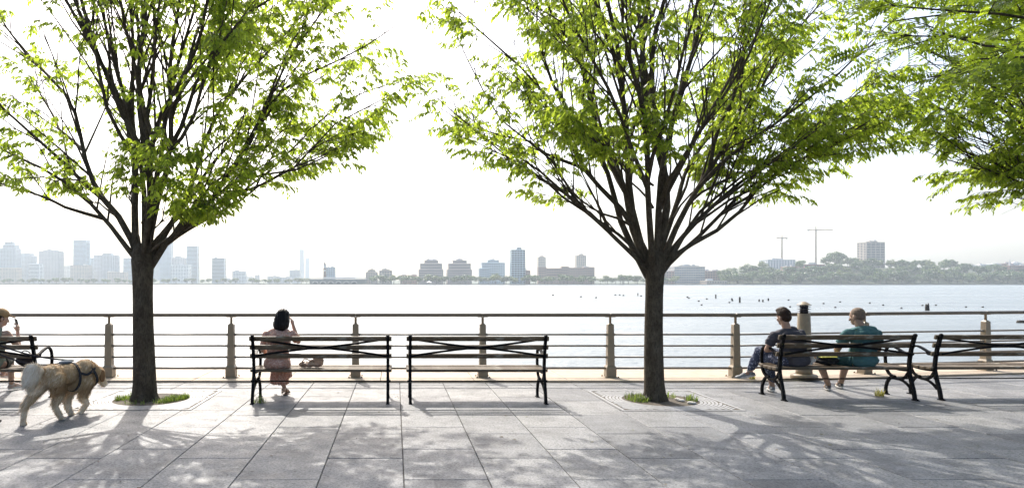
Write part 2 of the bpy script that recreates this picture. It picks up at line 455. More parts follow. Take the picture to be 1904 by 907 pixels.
# low ridge far behind the opposite bank
mb = MB(); vs = []; rx = [-3000 + 60 * i for i in range(101)]
for x in rx:
    h = 13 + 7 * mnoise.noise(V((x * .004, 3, 0))) + 4 * mnoise.noise(V((x * .02, 7, 0)))
    vs += [(x, 2750, -.4), (x, 2800, h), (x, 3100, -.4)]
mb.add(vs, [(i * 3 + j, i * 3 + 3 + j, i * 3 + 4 + j, i * 3 + 1 + j) for i in range(100) for j in range(2)], True)
mb.build("distant_ridge", M_land, kind="structure")
# ================================================================== RAILING
fence = empty("quay_railing", (0, 11.2, 0), "long beige railing with brown top rail and four rods along the river edge", "railing")
POSTX = [-8.94 + 2.096 * k + .0 for k in range(-3, 13)]
# posts at the pixels 201, 429, 661, 898, 1136, 1370, 1606, 1836 of the photograph
POSTX = [(x - CX) * 11.2 / F for x in (-500, -266, -32, 201, 429, 661, 898, 1136, 1370)]
k_ = 1
while POSTX[-1] < 20: POSTX.append(BX + 2.50 * k_); k_ += 1
def fy(x): return quay(x, 11.24)
def post_mesh():
    mb = MB()
    mb.lathe([(.080, 0), (.080, .165), (.076, .173), (.060, .198), (.058, .203), (.048, .872), (.044, .878), (.026, .895), (.02, .90)], n=4, smooth=False, sq=True)
    me = mb.mesh("post"); me.materials.append(M_post); return me
def stub_mesh():
    mb = MB(); mb.lathe([(.02, .88), (.02, 1.0), (.028, 1.0), (.028, 1.008)], n=10); mb.box((0, 0, 1.004), (.16, .05, .008))
    me = mb.mesh("rail_bracket"); me.materials.append(M_post); return me
pm, sm_ = post_mesh(), stub_mesh()
mb = MB(); mb.box((0, 0, .004), (.235, .235, .008))
for sx in (-1, 1):
    for sy in (-1, 1): mb.lathe([(.012, .008), (.012, .02), (.006, .026)], (sx * .103, sy * .103, 0), 6)
pl_me = mb.mesh("foot_plate"); pl_me.materials.append(M_post)
for x in POSTX:
    ang = math.atan(BD) if x > BX + .1 else 0
    o = put("post", pm, None, fence, loc=(x, fy(x) - 11.2, .03)); o.rotation_euler.z = ang
    put("rail_bracket", sm_, None, o); put("foot_plate", pl_me, None, o)
for a, b in zip(POSTX[:-1], POSTX[1:]):
    A, B = V((a, fy(a) - 11.2, 0)), V((b, fy(b) - 11.2, 0)); t = (B - A).normalized(); mid = (A + B) / 2; L = (B - A).length
    M = Matrix.Rotation(math.atan2(t.y, t.x), 4, 'Z')
    mb = MB(); mb.cbox(mid + V((0, 0, 1.066)), (L - .004, .085, .056), .014, M); mb.build("top_rail", M_rail, fence)
    for z, r in ((.74, .0155), (.552, .0155), (.364, .0155), (.18, .020)):
        mb = MB(); mb.tube([A + t * .05 + V((0, 0, z)), B - t * .05 + V((0, 0, z))], r, 8)
        for q in (A + t * .062, B - t * .062): mb.lathe([(.022, -.02), (.022, .02)], q + V((0, 0, z)), 8)
        mb.build("rod", M_rod, fence)

# ---- lamp bollard
lb = empty("lamp_bollard", (6.76, 11.12, .03), "tapered beige lamp bollard with louvred dark head between the two seated men", "bollard")
mb = MB(); mb.lathe([(.20, 0), (.20, .05), (.185, .065), (.12, .075)], n=24); mb.build("plinth", M_post, lb)
mb = MB(); mb.lathe([(.125, .06), (.122, .12), (.108, .6), (.092, 1.06), (.088, 1.07)], n=24); mb.build("shaft", M_post, lb)
mb = MB(); mb.lathe([(.062, 1.07), (.062, 1.20)], n=20); mb.build("lens", simple("dark_lamp_lens", (.02, .02, .03), .2), lb)
for z in (1.095, 1.135, 1.175):
    mb = MB(); mb.lathe([(.100, z), (.104, z + .004), (.074, z + .012), (.06, z + .012)], n=24); mb.build("louvre", simple("dark_louvre", (.05, .04, .05), .35), lb)
mb = MB(); mb.lathe([(.108, 1.205), (.110, 1.212), (.085, 1.222), (.06, 1.245), (.03, 1.26), (.004, 1.264)], n=24); mb.build("cap", M_post, lb)

# ================================================================== BENCHES
def smooth_path(pts, n=4):
    out = []; P_ = [V(p) for p in pts]; P_ = [P_[0] * 2 - P_[1]] + P_ + [P_[-1] * 2 - P_[-2]]
    for i in range(1, len(P_) - 2):
        for k in range(n):
            t = k / n; a, b, c, d = P_[i - 1], P_[i], P_[i + 1], P_[i + 2]
            out.append(.5 * ((2 * b) + (c - a) * t + (2 * a - 5 * b + 4 * c - d) * t * t + (3 * b - a - 3 * c + d) * t ** 3))
    out.append(P_[-2]); return out
def yz(l, x=0): return [V((x, a, b)) for a, b in l]
def end_frame_mesh():
    mb = MB(); X = (1, 0, 0)
    def bar(l, a, b, n=4): mb.tube(smooth_path(yz(l), n), 0, flat=(a, b, X))
    bar([(0, .01), (.022, .12), (.07, .27), (.103, .40), (.098, .52), (.072, .66), (.038, .78), (0, .885)], .019, .020)
    bar([(.53, .01), (.537, .07), (.522, .145), (.482, .215), (.42, .268), (.37, .272)], .0175, .015)
    bar([(.40, .275), (.47, .305), (.515, .355), (.532, .405)], .0165, .014)
    bar([(.42, .27), (.33, .25), (.24, .258), (.165, .30), (.115, .365)], .016, .015)
    bar([(.30, .252), (.21, .235), (.135, .20), (.06, .14)], .0145, .012)
    bar([(.10, .392), (.30, .388), (.545, .408)], .018, .014)
    bar([(.535, .41), (.548, .53), (.533, .63), (.482, .69), (.405, .702), (.32, .68), (.21, .64), (.085, .622)], .018, .0125)
    bar([(.25, .655), (.235, .615), (.20, .60), (.17, .625)], .011, .008)
    for y in (-.01, .535):                                        # feet
        mb.box((0, y, .006), (.045, .10, .012)); mb.lathe([(.012, .012), (.012, .022), (.005, .026)], (.0, y - .035, 0), 6)
    mb.ell((0, .37, .27), (.02, .032, .03)); mb.ell((0, -.004, .888), (.026, .03, .026))
    for q in ((.068, .62), (.04, .745), (.012, .86)): mb.ell((0, q[0] - .012, q[1]), (.024, .016, .018))
    me = mb.mesh("end_frame"); me.materials.append(M_iron); return me
EF = end_frame_mesh()
def slat_mesh(L, d, h, nm):
    mb = MB(); mb.cbox((0, 0, 0), (L, d, h), .006); me = mb.mesh(nm); me.materials.append(M_slat); return me
SEAT, BACK = slat_mesh(1.90, .098, .038, "seat_slat"), slat_mesh(1.90, .034, .062, "back_slat")
def brace_mesh(sgn):
    mb = MB(); pts = []
    for i in range(13):
        t = i / 12; u = 2 * t - 1
        z = .742 + sgn * (.112 * u * (.72 + .28 * abs(u)))
        y = .004 + (.742 - z) * -.26 + .026 + sgn * .004
        pts.append(V((u * .885, y, z)))
    mb.tube(pts, 0, flat=(.0045, .0135, (0, 1, .25))); me = mb.mesh("cross_brace"); me.materials.append(M_iron); return me
BR = [brace_mesh(1), brace_mesh(-1)]
mb = MB(); mb.tube([(-.90, .078, .288), (.90, .078, .288)], .0085, 8)
for x in (-.925, .925): mb.lathe([(.014, -.012), (.014, .012)], (x, .078, .288), 8)
TR = mb.mesh("tie_rod"); TR.materials.append(M_iron)
def make_bench(loc, label):
    b = empty("park_bench", loc, label, "bench", "slatted benches facing the river")
    for x in (-.90, .90): put("end_frame", EF, None, b, loc=(x, 0, 0))
    for i, (y, z) in enumerate(((.155, .421), (.268, .416), (.381, .418), (.494, .428))):
        o = put("seat_slat", SEAT, None, b, loc=(0, y, z)); o.rotation_euler.x = (-.05, -.02, .03, .08)[i]
    for y, z in ((.098, .622), (.068, .742), (.036, .858)):
        o = put("back_slat", BACK, None, b, loc=(0, y + .008, z)); o.rotation_euler.x = .27
    for m in BR: put("cross_brace", m, None, b)
    put("tie_rod", TR, None, b); return b
BY = 8.93
bench0 = make_bench((1.10, BY, 0), "empty slatted bench, the one between the bag bench and the right tree")
copy_tree(bench0, (-1.00, BY, 0), "slatted bench with a woman in a pink dress and a tan bag on it")
copy_tree(bench0, (-5.74, BY, 0), "slatted bench at the left edge behind the dog, woman in cap on it")
copy_tree(bench0, (6.19, BY + .23, 0), "slatted bench that the two men sit on", .012)
copy_tree(bench0, (8.36, BY + .27, 0), "slatted bench cut off by the right edge, next to the men's bench", .012)

# ================================================================== TREE GRATES AND GRASS
def grate(cx, cy, label, seed):
    g = empty("tree_grate", (cx, cy, 0), label, "tree grate", "iron grates around the trees")
    h = .775
    mb = MB(); mb.add([(-h, -h, .0035), (h, -h, .0035), (h, h, .0035), (-h, h, .0035)], [(0, 1, 2, 3)]); mb.build("soil", M_soil, g)
    mb = MB()
    for a in (0, 1, 2, 3):
        M = Matrix.Rotation(a * math.pi / 2, 4, 'Z'); mb.box(M @ V((0, h - .02, .0058)), (2 * h, .04, .0036) if a % 2 == 0 else (2 * h - .08, .04, .0036), M)
    mb.build("frame", M_grate, g)
    mb = MB(); n = 144; lim = h - .045
    radii = [.50 + .046 * i for i in range(14)]
    for r in radii:
        r2 = r + .035
        for j in range(n):
            a0, a1 = 2 * math.pi * j / n, 2 * math.pi * (j + 1) / n
            q = [(r * math.cos(a0), r * math.sin(a0)), (r2 * math.cos(a0), r2 * math.sin(a0)), (r2 * math.cos(a1), r2 * math.sin(a1)), (r * math.cos(a1), r * math.sin(a1))]
            if max(max(abs(x), abs(y)) for x, y in q) > lim: continue
            vs = [(x, y, .0075) for x, y in q] + [(x, y, .004) for x, y in q]
            mb.add(vs, [(0, 1, 2, 3), (0, 3, 7, 4), (1, 5, 6, 2)])
    for a in range(8):
        M = Matrix.Rotation(a * math.pi / 4 + .2, 4, 'Z'); L = .24
        mb.box(M @ V((.50 + L / 2, 0, .0056)), (L, .028, .0030), M)
    mb.box((0, .64, .0057), (.022, .26, .0030)); mb.box((0, -.64, .0057), (.022, .26, .0030))
    mb.build("ring_grille", M_grate, g, kind="stuff")
    return g
def grass(name, blobs, n, h, mat, seed, label=None, cat=None, kind=None, loc=(0, 0, 0), lean=1.1):
    """blobs: (x, y, rx, ry, weight)"""
    rg = np.random.default_rng(seed); ws = np.array([b[4] for b in blobs], float); ws /= ws.sum()
    idx = rg.choice(len(blobs), n, p=ws); B = np.array(blobs)[idx]
    a = rg.uniform(0, 2 * np.pi, n); r = np.sqrt(rg.uniform(0, 1, n))
    base = np.stack([B[:, 0] + B[:, 2] * r * np.cos(a), B[:, 1] + B[:, 3] * r * np.sin(a), np.zeros(n)], 1)
    hh = h * rg.uniform(.45, 1.25, n) * (1.15 - .5 * r); th = rg.uniform(0, 2 * np.pi, n); ln = rg.uniform(.1, lean, n) * hh
    d = np.stack([np.cos(th), np.sin(th), np.zeros(n)], 1); s = np.stack([-np.sin(th), np.cos(th), np.zeros(n)], 1)
    wd = rg.uniform(.002, .0048, n)[:, None]
    up = np.array([0, 0, 1.0])
    m = base + d * (ln * .35)[:, None] + up * (hh * .6)[:, None]; t = base + d * ln[:, None] + up * (hh * rg.uniform(.75, 1, n))[:, None]
    vs = np.stack([base - s * wd, base + s * wd, m - s * wd * .8, m + s * wd * .8, t], 1).reshape(-1, 3)
    o = np.arange(n)[:, None] * 5
    fs = np.concatenate([o + [0, 1, 3], o + [0, 3, 2], o + [2, 3, 4]])
    tone = np.repeat(rg.uniform(0, 1, n), 5)
    return cards(name, vs, fs, tone, mat, None, label=label, cat=cat, kind=kind, loc=loc)
T1, T2, T3 = (-3.43, 9.17), (3.54, 9.17), (10.55, 9.3)
grate(T1[0] + .08, T1[1] + .06, "iron grate of concentric rings around the left tree beside the dog", 1)
grate(T2[0] + .08, T2[1] + .02, "iron grate of concentric rings around the middle tree", 2)
grass("pit_grass", [(-.30, .08, .14, .2, .8), (.30, -.05, .12, .2, 1.6), (.42, .08, .08, .14, .9), (-.42, -.04, .06, .10, .5), (.22, -.26, .12, .08, .35), (-.1, -.36, .2, .05, .2)], 1000, .085, M_grass, 11, "lush green grass at the foot of the left tree", "grass", "stuff", (T1[0] + .08, T1[1] + .06, .004), 1.2)
grass("pit_grass", [(-.34, .0, .13, .22, 2), (-.26, -.1, .08, .1, .6), (.40, -.05, .09, .12, .7), (.2, .2, .1, .1, .3)], 420, .115, M_grass, 12, "patchy grass at the foot of the middle tree", "grass", "stuff", (T2[0] + .08, T2[1] + .02, .004))
grass("weed_tuft", [(0, 0, .09, .05, 1)], 75, .13, M_grass, 13, "green weed tuft at the rear leg of the woman's bench", "weed", None, (-1.80, 8.98, .002), .8)
grass("weed_tuft", [(0, 0, .06, .05, 1)], 90, .12, M_dryg, 14, "pale yellow weed tuft by the front leg of the men's bench", "weed", None, (6.86, 9.52, .002), .9)
grass("weed_tuft", [(0, 0, .05, .05, 1)], 60, .085, M_dryg, 15, "small yellow weed at the railing post behind the grey sneaker", "weed", None, (5.84, 11.0, .032), .9)
# stones in the right pit
rs = random.Random(9)
for i in range(5):
    mb = MB(); mb.ell((0, 0, 0), (rs.uniform(.03, .06), rs.uniform(.025, .045), rs.uniform(.018, .03)), None, 7, 5)
    me = mb.mesh("stone")
    for v_ in me.vertices: v_.co *= 1 + .25 * mnoise.noise(v_.co * 30 + V((i, 0, 0)))
    put("stone", me, simple("pale_stone", (.45, .43, .40), .8, 20, .2), loc=(T2[0] + .22 + rs.uniform(-.02, .2), T2[1] - .22 + rs.uniform(-.1, .25), .02),
        label="pale stone lying in the soil right of the middle tree trunk", cat="stone", group="stones at the middle tree")

# ================================================================== TREES
def bez(a, b, c, n):
    return [a * (1 - t) ** 2 + b * 2 * t * (1 - t) + c * t * t for t in [i / n for i in range(n + 1)]]
class Tree:
    def __init__(s, seed): s.r = random.Random(seed); s.mb = MB(); s.lp = []; s.ld = []; s.ln = []; s.ls = []
    def wob(s, pts, a):
        r = s.r; out = [pts[0]]; k = V((r.uniform(-9, 9),) * 3); L = (pts[-1] - pts[0]).length
        for i, p in enumerate(pts[1:], 1):
            out.append(p + mnoise.noise_vector(p * (1.4 / max(L, .5)) * 2 + k) * a * min(1, i / 3))
        return out
    def perp(s, t, ang):
        r = s.r; q = V((r.gauss(0, 1), r.gauss(0, 1), r.gauss(0, 1))); q = (q - t * q.dot(t)).normalized()
        return (t * math.cos(ang) + q * math.sin(ang)).normalized()
    def leaf(s, p, d, size):
        s.lp.append(p); s.ld.append(d); s.ls.append(size)
    def shoot(s, p, d, L, size, n):
        r = s.r; d = (d + V((0, 0, -.25))).normalized(); q = p; k = max(2, n)
        pts = [p, p + d * L * .5 + V((0, 0, .0)), p + d * L + V((0, 0, -L * .22))]
        s.mb.tube(pts, [.0028, .0022, .0012], 3, caps=False)
        side = d.cross(V((0, 0, 1))); side = side.normalized() if side.length > .05 else V((1, 0, 0))
        for i in range(k):
            t = (i + .6) / k; b = pts[0].lerp(pts[1], t * 2) if t < .5 else pts[1].lerp(pts[2], t * 2 - 1)
            sg = 1 if i % 2 else -1
            ld = (d * r.uniform(.25, .9) + side * sg * r.uniform(.4, .9) + V((0, 0, -r.uniform(.35, 1.15)))).normalized()
            s.leaf(b, ld, size * r.uniform(.65, 1.2))
    def limb(s, P0, T, r0, up=.52, out=.32, keep=lambda p: 1, size=.085, sec=3.0, ter=5.4, leafs=9, r1=.008, tmin=.25, bare=.0):
        r = s.r; d = T - P0; c = P0 + V((d.x * out, d.y * out, d.z * up)); L = d.length
        n = max(6, int(L * 2.6)); pts = s.wob(bez(P0, c, T, n), .06 + .05 * L)
        s.mb.tube(pts, [r1 + (r0 - r1) * (1 - i / n) ** 1.25 for i in range(n + 1)], 8 if r0 > .03 else 6, caps=False)
        m = max(3, int(L * sec))
        for k in range(m):
            t = tmin + (1 - tmin) * (k + r.random()) / m; t = min(.985, t)
            f = t * n; i = min(n - 1, int(f)); p = pts[i].lerp(pts[i + 1], f - i); tg = (pts[i + 1] - pts[i]).normalized()
            dl = s.perp(tg, R(r.uniform(16, 42)))
            dl = (dl + V((0, 0, .30))).normalized()
            l2 = min(1.9, .35 + (1 - t) * L * r.uniform(.28, .6))
            s.second(p, dl, l2, max(.006, (r1 + (r0 - r1) * (1 - t)) * .5), keep, size, ter, leafs)
        s.second(pts[-1], (pts[-1] - pts[-2]).normalized(), .5, r1 * .9, keep, size, ter, leafs)
        return pts
    def second(s, p, d, L, r0, keep, size, ter, leafs):
        r = s.r; n = 5; e = p + d * L + V((r.uniform(-.1, .1), r.uniform(-.1, .1), r.uniform(-.08, .12))) * L
        pts = s.wob(bez(p, p + d * L * .55 + V((0, 0, .05 * L)), e, n), .04)
        if keep(e) <= 0 and keep(pts[2]) <= 0 and s.r.random() < .55: return
        s.mb.tube(pts, [.004 + (r0 - .004) * (1 - i / n) for i in range(n + 1)], 5, caps=False)
        m = max(2, int(L * ter))
        for k in range(m):
            t = min(.98, .18 + .82 * (k + r.random()) / m); f = t * n; i = min(n - 1, int(f)); q = pts[i].lerp(pts[i + 1], f - i)
            dl = s.perp((pts[i + 1] - pts[i]).normalized(), R(r.uniform(28, 65))); dl.z *= .42; dl = dl.normalized()
            s.third(q, dl, r.uniform(.16, .5), keep, size, leafs)
        s.third(pts[-1], (pts[-1] - pts[-2]).normalized(), .32, keep, size, leafs)
    def third(s, p, d, L, keep, size, leafs):
        r = s.r; kp = keep(p + d * L * .6)
        if r.random() > kp * 1.6 + .25: return
        mid = p + d * L * .5 + V((r.uniform(-.02, .02), r.uniform(-.02, .02), .02)); e = p + d * L + V((0, 0, -.04 * L))
        s.mb.tube([p, mid, e], [.0042, .0032, .002], 3, caps=False)
        if r.random() > kp: return
        m = max(3, int(L * 17))
        for k in range(m):
            t = (k + .5) / m; q = p.lerp(mid, t * 2) if t < .5 else mid.lerp(e, 2 * t - 1)
            dl = s.perp((e - p).normalized(), R(r.uniform(35, 75))); dl.z = dl.z * .35 - .1
            s.shoot(q, dl.normalized(), r.uniform(.07, .16), size, r.randint(leafs - 2, leafs + 1))
    def leaves(s, name, mat, parent, wr=.19, frond=False):
        rg = np.random.default_rng(len(s.lp)); n = len(s.lp)
        p = np.array([tuple(q) for q in s.lp]); d = np.array([tuple(q) for q in s.ld]); L = np.array(s.ls)[:, None]
        q = rg.normal(size=(n, 3)) + np.array([0, 0, .9]); nn = q - d * (q * d).sum(1, keepdims=True); nn /= np.linalg.norm(nn, axis=1, keepdims=True)
        sd = np.cross(d, nn)
        if frond:
            k = 7; vs = []; fs = []; o = 0
            V5 = []
            for j in range(k):
                t = (j + .6) / k
                for sg in (-1, 1):
                    b = p + d * L * t + np.array([0, 0, -.25]) * L * t * t
                    ll = L * .30 * (1.05 - .5 * abs(t - .4)); dr = sd * sg * .93 + d * .35
                    wv = d * L * .075
                    V5.append(np.stack([b, b + dr * ll * .5 - wv + nn * .002, b + dr * ll, b + dr * ll * .5 + wv], 1))
            A = np.stack(V5, 1).reshape(-1, 3); m = n * 2 * k; o = np.arange(m)[:, None] * 4
            fs = np.concatenate([o + [0, 1, 2], o + [0, 2, 3]])
            tone = np.repeat(np.clip(np.repeat(rg.uniform(.1, .9, n), 2 * k) + rg.normal(0, .12, m), 0, 1), 4)
            return cards(name, A, fs, tone, mat, parent)
        w = L * wr * rg.uniform(.85, 1.2, (n, 1)); f = rg.uniform(.1, .5, (n, 1)) * w
        dn = np.array([0, 0, -1.0]) * L * rg.uniform(.02, .16, (n, 1))
        m = p + d * L * .42
        vs = np.stack([p, m - sd * w + nn * f, m, m + sd * w + nn * f, p + d * L + dn], 1).reshape(-1, 3)
        o = np.arange(n)[:, None] * 5
        fs = np.concatenate([o + [0, 2, 1], o + [0, 3, 2], o + [1, 2, 4], o + [2, 3, 4]])
        tone = np.repeat(np.clip(rg.normal(.5, .24, n), 0, 1), 5)
        return cards(name, vs, fs, tone, mat, parent)

def vase_tree(name, label, base, fork_z, rb, targets, seed, keep, dens=1.0, size=.08, leafs=9, low=()):
    root = empty(name, (0, 0, 0), label, "tree", "street trees along the quay"); t = Tree(seed); r = t.r
    bx, by = base
    prof = [(-.03, 1.36), (.03, 1.26), (.10, 1.12), (.25, 1.03), (.6, .98), (1.0, .93), (1.4, .90), (fork_z - .35, .92), (fork_z - .12, 1.02), (fork_z + .0, .95), (fork_z + .12, .5)]
    pts = [V((bx + .015 * math.sin(z * 1.7 + seed), by + .012 * math.cos(z * 1.3), z)) for z, _ in prof]
    mb = t.mb; n = 20; vs = []
    for (z, k), p in zip(prof, pts):
        for j in range(n):
            a = 2 * math.pi * j / n; rr = rb * k * (1 + .045 * mnoise.noise(V((math.cos(a) * 1.3, math.sin(a) * 1.3, z * .9 + seed))) + (.10 * max(0, .22 - z) / .22 * math.sin(a * 5 + seed)))
            vs.append(p + V((math.cos(a) * rr, math.sin(a) * rr, 0)))
    mb.add(vs, [(i * n + j, i * n + (j + 1) % n, (i + 1) * n + (j + 1) % n, (i + 1) * n + j) for i in range(len(prof) - 1) for j in range(n)], True)
    fk = V((bx, by, fork_z)); mains = []
    order = sorted(range(len(targets)), key=lambda i: (math.atan2((targets[i][0] - fk).y, (targets[i][0] - fk).x)))
    order = sorted(order, key=lambda i: (i * 7) % 5 >= 2)                      # two in five leave the fork, the rest leave those
    nm = max(9, int(len(targets) * .42))
    for k, i in enumerate(order):
        T, rad = targets[i]; d = T - fk
        if k < nm:
            h = V((d.x, d.y, 0)); h = h / max(.6, h.length)
            P0 = fk + h * rb * .45 + V((r.uniform(-.035, .035), r.uniform(-.035, .035), r.uniform(-.30, -.02)))
            mains.append((t.limb(P0, T, rad * 1.02, keep=keep, size=size, sec=2.9 * dens, leafs=leafs), d.normalized(), rad * 1.02))
        else:
            pts_, dm, rm = max(mains, key=lambda m: m[1].dot(d.normalized()) + r.uniform(0, .05))
            f = r.uniform(.12, .40) * (len(pts_) - 1); a = int(f); P0 = pts_[a].lerp(pts_[a + 1], f - a)
            t.limb(P0, T, min(rad * .8, rm * .66), up=.42, out=.40, keep=keep, size=size, sec=3.2 * dens, leafs=leafs)
    for Pa, T, rad in low:
        t.limb(Pa, T, rad, up=.5, out=.5, keep=lambda p: 1, size=size * 1.05, sec=6, tmin=.45, leafs=leafs)
    t.mb.build("trunk", M_bark, root)
    t.leaves("crown", M_leafZ, root); print(name, len(t.lp), "leaves")
    return root
def TG(l): return [(P(a, b, c), d) for a, b, c, d in l]
# left tree: open on its left, leafy on its right
t1 = TG([(-70, 225, 9.6, .042), (-60, 310, 8.8, .036), (-90, 110, 8.5, .045), (-60, -60, 10.4, .05), (30, -170, 8.0, .05), (90, -260, 9.8, .055),
         (140, -380, 9.0, .06), (210, -420, 10.4, .055), (280, -430, 8.6, .06), (340, -400, 9.8, .055), (400, -300, 8.2, .05),
         (470, -250, 9.9, .05), (560, -200, 8.6, .05), (630, -60, 10.2, .045), (690, -90, 8.9, .045), (722, 50, 9.5, .042), (712, 150, 10.2, .038), (700, 195, 8.8, .038),
         (668, 248, 9.7, .036), (600, 272, 8.9, .032), (500, 262, 10.1, .03), (425, 255, 8.7, .026),
         (130, -300, 6.6, .045), (430, -260, 6.9, .045), (620, -150, 7.2, .04), (230, -60, 12.2, .045), (470, 40, 12.4, .04), (60, 130, 12.2, .035), (640, 110, 12.0, .035), (-20, -300, 7.2, .04)])
def keep1(p):
    x = (p.x - T1[0]); z = p.z; r = math.hypot(x, p.y - T1[1])
    k = 1.0 if x > .3 else .52
    if x < .5 and z < 4.4: k *= .75
    if r < .9 + max(0, (4.2 - z)) * .35: k *= .45
    g = mnoise.noise(p * 1.25 + V((3, 1, 7)))
    k *= .22 if g < -.08 else (.8 if g < .08 else 1.35)
    return k * .92
vase_tree("zelkova_tree", "left tree with open spreading limbs beside the dog", T1, 2.02, .148, t1, 21, keep1, 1.0,
    low=[(V((T1[0] + .08, T1[1] - .1, 2.0)), P(390, 385, 8.7), .018), (V((T1[0] + .12, T1[1] - .12, 2.05)), P(300, 392, 8.6), .014), (V((T1[0] + .1, T1[1] - .1, 2.1)), P(340, 398, 8.7), .016), (V((T1[0], T1[1] - .12, 2.1)), P(240, 350, 8.6), .014),
         (V((T1[0] - .35, T1[1] - .05, 2.5)), P(150, 352, 9.1), .014), (V((T1[0] - .9, T1[1], 3.0)), P(60, 330, 9.2), .012), (V((T1[0] + .05, T1[1] - .2, 2.4)), P(300, 300, 8.2), .016)])
# middle tree: fuller
t2 = TG([(858, 20, 9.4, .042), (848, 120, 8.8, .04), (845, 200, 9.8, .04), (845, 225, 9.0, .036), (865, 225, 10.3, .034), (905, 275, 9.0, .03), (985, 325, 9.5, .026), (1030, 325, 9.0, .022),
         (890, -120, 9.9, .045), (930, -220, 8.7, .05), (1000, -320, 9.6, .055), (1080, -400, 8.8, .055), (1150, -430, 10.3, .055), (1220, -440, 9.0, .06), (1290, -420, 9.8, .055), (1360, -350, 8.7, .05),
         (1440, -260, 9.8, .05), (1540, -170, 8.8, .05), (1600, -40, 9.9, .045), (1640, 60, 9.0, .042), (1650, 150, 9.6, .04), (1655, 205, 9.1, .04), (1580, 235, 9.3, .038), (1490, 245, 9.9, .032), (1395, 255, 9.0, .024), (1635, 235, 9.9, .036), (1550, 225, 8.9, .032), (1450, 250, 10.2, .03), (1650, 195, 10.0, .036),
         (960, -180, 6.8, .045), (1130, -250, 6.7, .045), (1340, -200, 6.7, .045), (1480, -60, 7.2, .04), (1020, 60, 12.2, .04), (1240, 0, 12.4, .04), (1440, 60, 12.3, .04), (1330, 180, 12.0, .03), (1090, 210, 11.8, .03)])
def keep2(p):
    x = (p.x - T2[0]); z = p.z; r = math.hypot(x, p.y - T2[1])
    k = 1.0
    if r < .8 + max(0, (3.9 - z)) * .4: k *= .3
    g = mnoise.noise(p * 1.25 + V((13, 5, 2)))
    k *= .14 if g < -.06 else (.8 if g < .1 else 1.25)
    return k * .92
vase_tree("zelkova_tree", "middle tree with full vase-shaped crown between the empty bench and the men", T2, 1.95, .128, t2, 22, keep2, 1.05,
    low=[(V((T2[0] - .1, T2[1] - .2, 2.6)), P(1130, 275, 8.4), .018), (V((T2[0] + .05, T2[1] - .25, 2.7)), P(1245, 265, 8.3), .018), (V((T2[0] - .1, T2[1] - .2, 2.9)), P(1080, 240, 8.1), .018),
         (V((T2[0] + .3, T2[1] + .1, 2.5)), P(1340, 285, 9.9), .016)])
# right tree, trunk outside the frame
t3 = TG([(1750, 130, 9.4, .04), (1745, 210, 9.0, .04), (1740, 90, 8.6, .034), (1780, 30, 8.4, .036), (1860, 150, 8.6, .03), (1730, 262, 9.9, .036), (1775, 290, 9.2, .034), (1815, 290, 9.0, .03), (1870, 305, 9.6, .03), (1755, 245, 8.9, .034), (1795, 285, 10.0, .03), (1845, 290, 9.0, .03), (1850, 305, 9.2, .026), (1900, 300, 9.0, .03), (1780, 230, 9.4, .034), (1720, 60, 9.8, .045), (1760, -80, 8.9, .05),
         (1850, -220, 9.6, .05), (1950, -330, 9.0, .055), (2070, -420, 10.0, .06), (2180, -430, 8.8, .06), (2300, -400, 9.7, .055), (2420, -250, 9.0, .05), (2520, -50, 9.6, .045), (2580, 150, 9.2, .04), (2540, 300, 9.0, .035),
         (1900, 0, 11.8, .04), (1850, 180, 12.0, .035), (2150, 0, 12.2, .04), (1980, 220, 11.6, .03), (2100, -150, 6.6, .045), (2350, -100, 6.8, .04), (1960, 290, 8.8, .026)])
def keep3(p):
    r = math.hypot(p.x - T3[0], p.y - T3[1]); k = .95
    if r < .9: k *= .3
    return k * (.2 if mnoise.noise(p * 1.2 + V((1, 8, 4))) < -.08 else 1.1)
vase_tree("zelkova_tree", "right tree whose drooping leafy crown enters from the right edge", T3, 2.0, .155, t3, 23, keep3, 1.0, size=.08)
# honey locust overhanging the top right corner, trunk outside the frame
lo = empty("locust_tree", (0, 0, 0), "dark fern-leaved tree overhanging the top right corner", "tree"); t = Tree(31)
base = V((8.6, 5.6, 0))
t.mb.tube([base + V((0, 0, z)) for z in (-.03, .1, .5, 1.5, 2.6)] + [base + V((-.15, .05, 3.4))], [.26, .21, .18, .16, .15, .12], 14, caps=False)
class Lo(Tree): pass
def frond_limb(P0, T, r0):
    d = T - P0; L = d.length; n = 9; pts = t.wob(bez(P0, P0 + V((d.x * .45, d.y * .45, d.z * .75)), T, n), .22)
    t.mb.tube(pts, [.007 + (r0 - .007) * (1 - i / n) for i in range(n + 1)], 7, caps=False); r = t.r
    for k in range(int(L * 3.0)):
        f = (.35 + .65 * r.random()) * n; i = min(n - 1, int(f)); p = pts[i].lerp(pts[i + 1], f - i)
        dl = t.perp((pts[i + 1] - pts[i]).normalized(), R(r.uniform(30, 75))); dl.z *= .4; dl.normalize(); l2 = r.uniform(.3, .8)
        q = [p, p + dl * l2 * .5 + V((0, 0, .03)), p + dl * l2]
        t.mb.tube(q, [.007, .005, .0025], 4, caps=False)
        for m in range(int(l2 * 16)):
            u = (m + .5) / (l2 * 16); b = q[0].lerp(q[2], u)
            fd = t.perp(dl, R(r.uniform(40, 80))); fd.z = fd.z * .4 - .12
            t.leaf(b, fd.normalized(), r.uniform(.16, .26))
top = base + V((-.12, .04, 3.2))
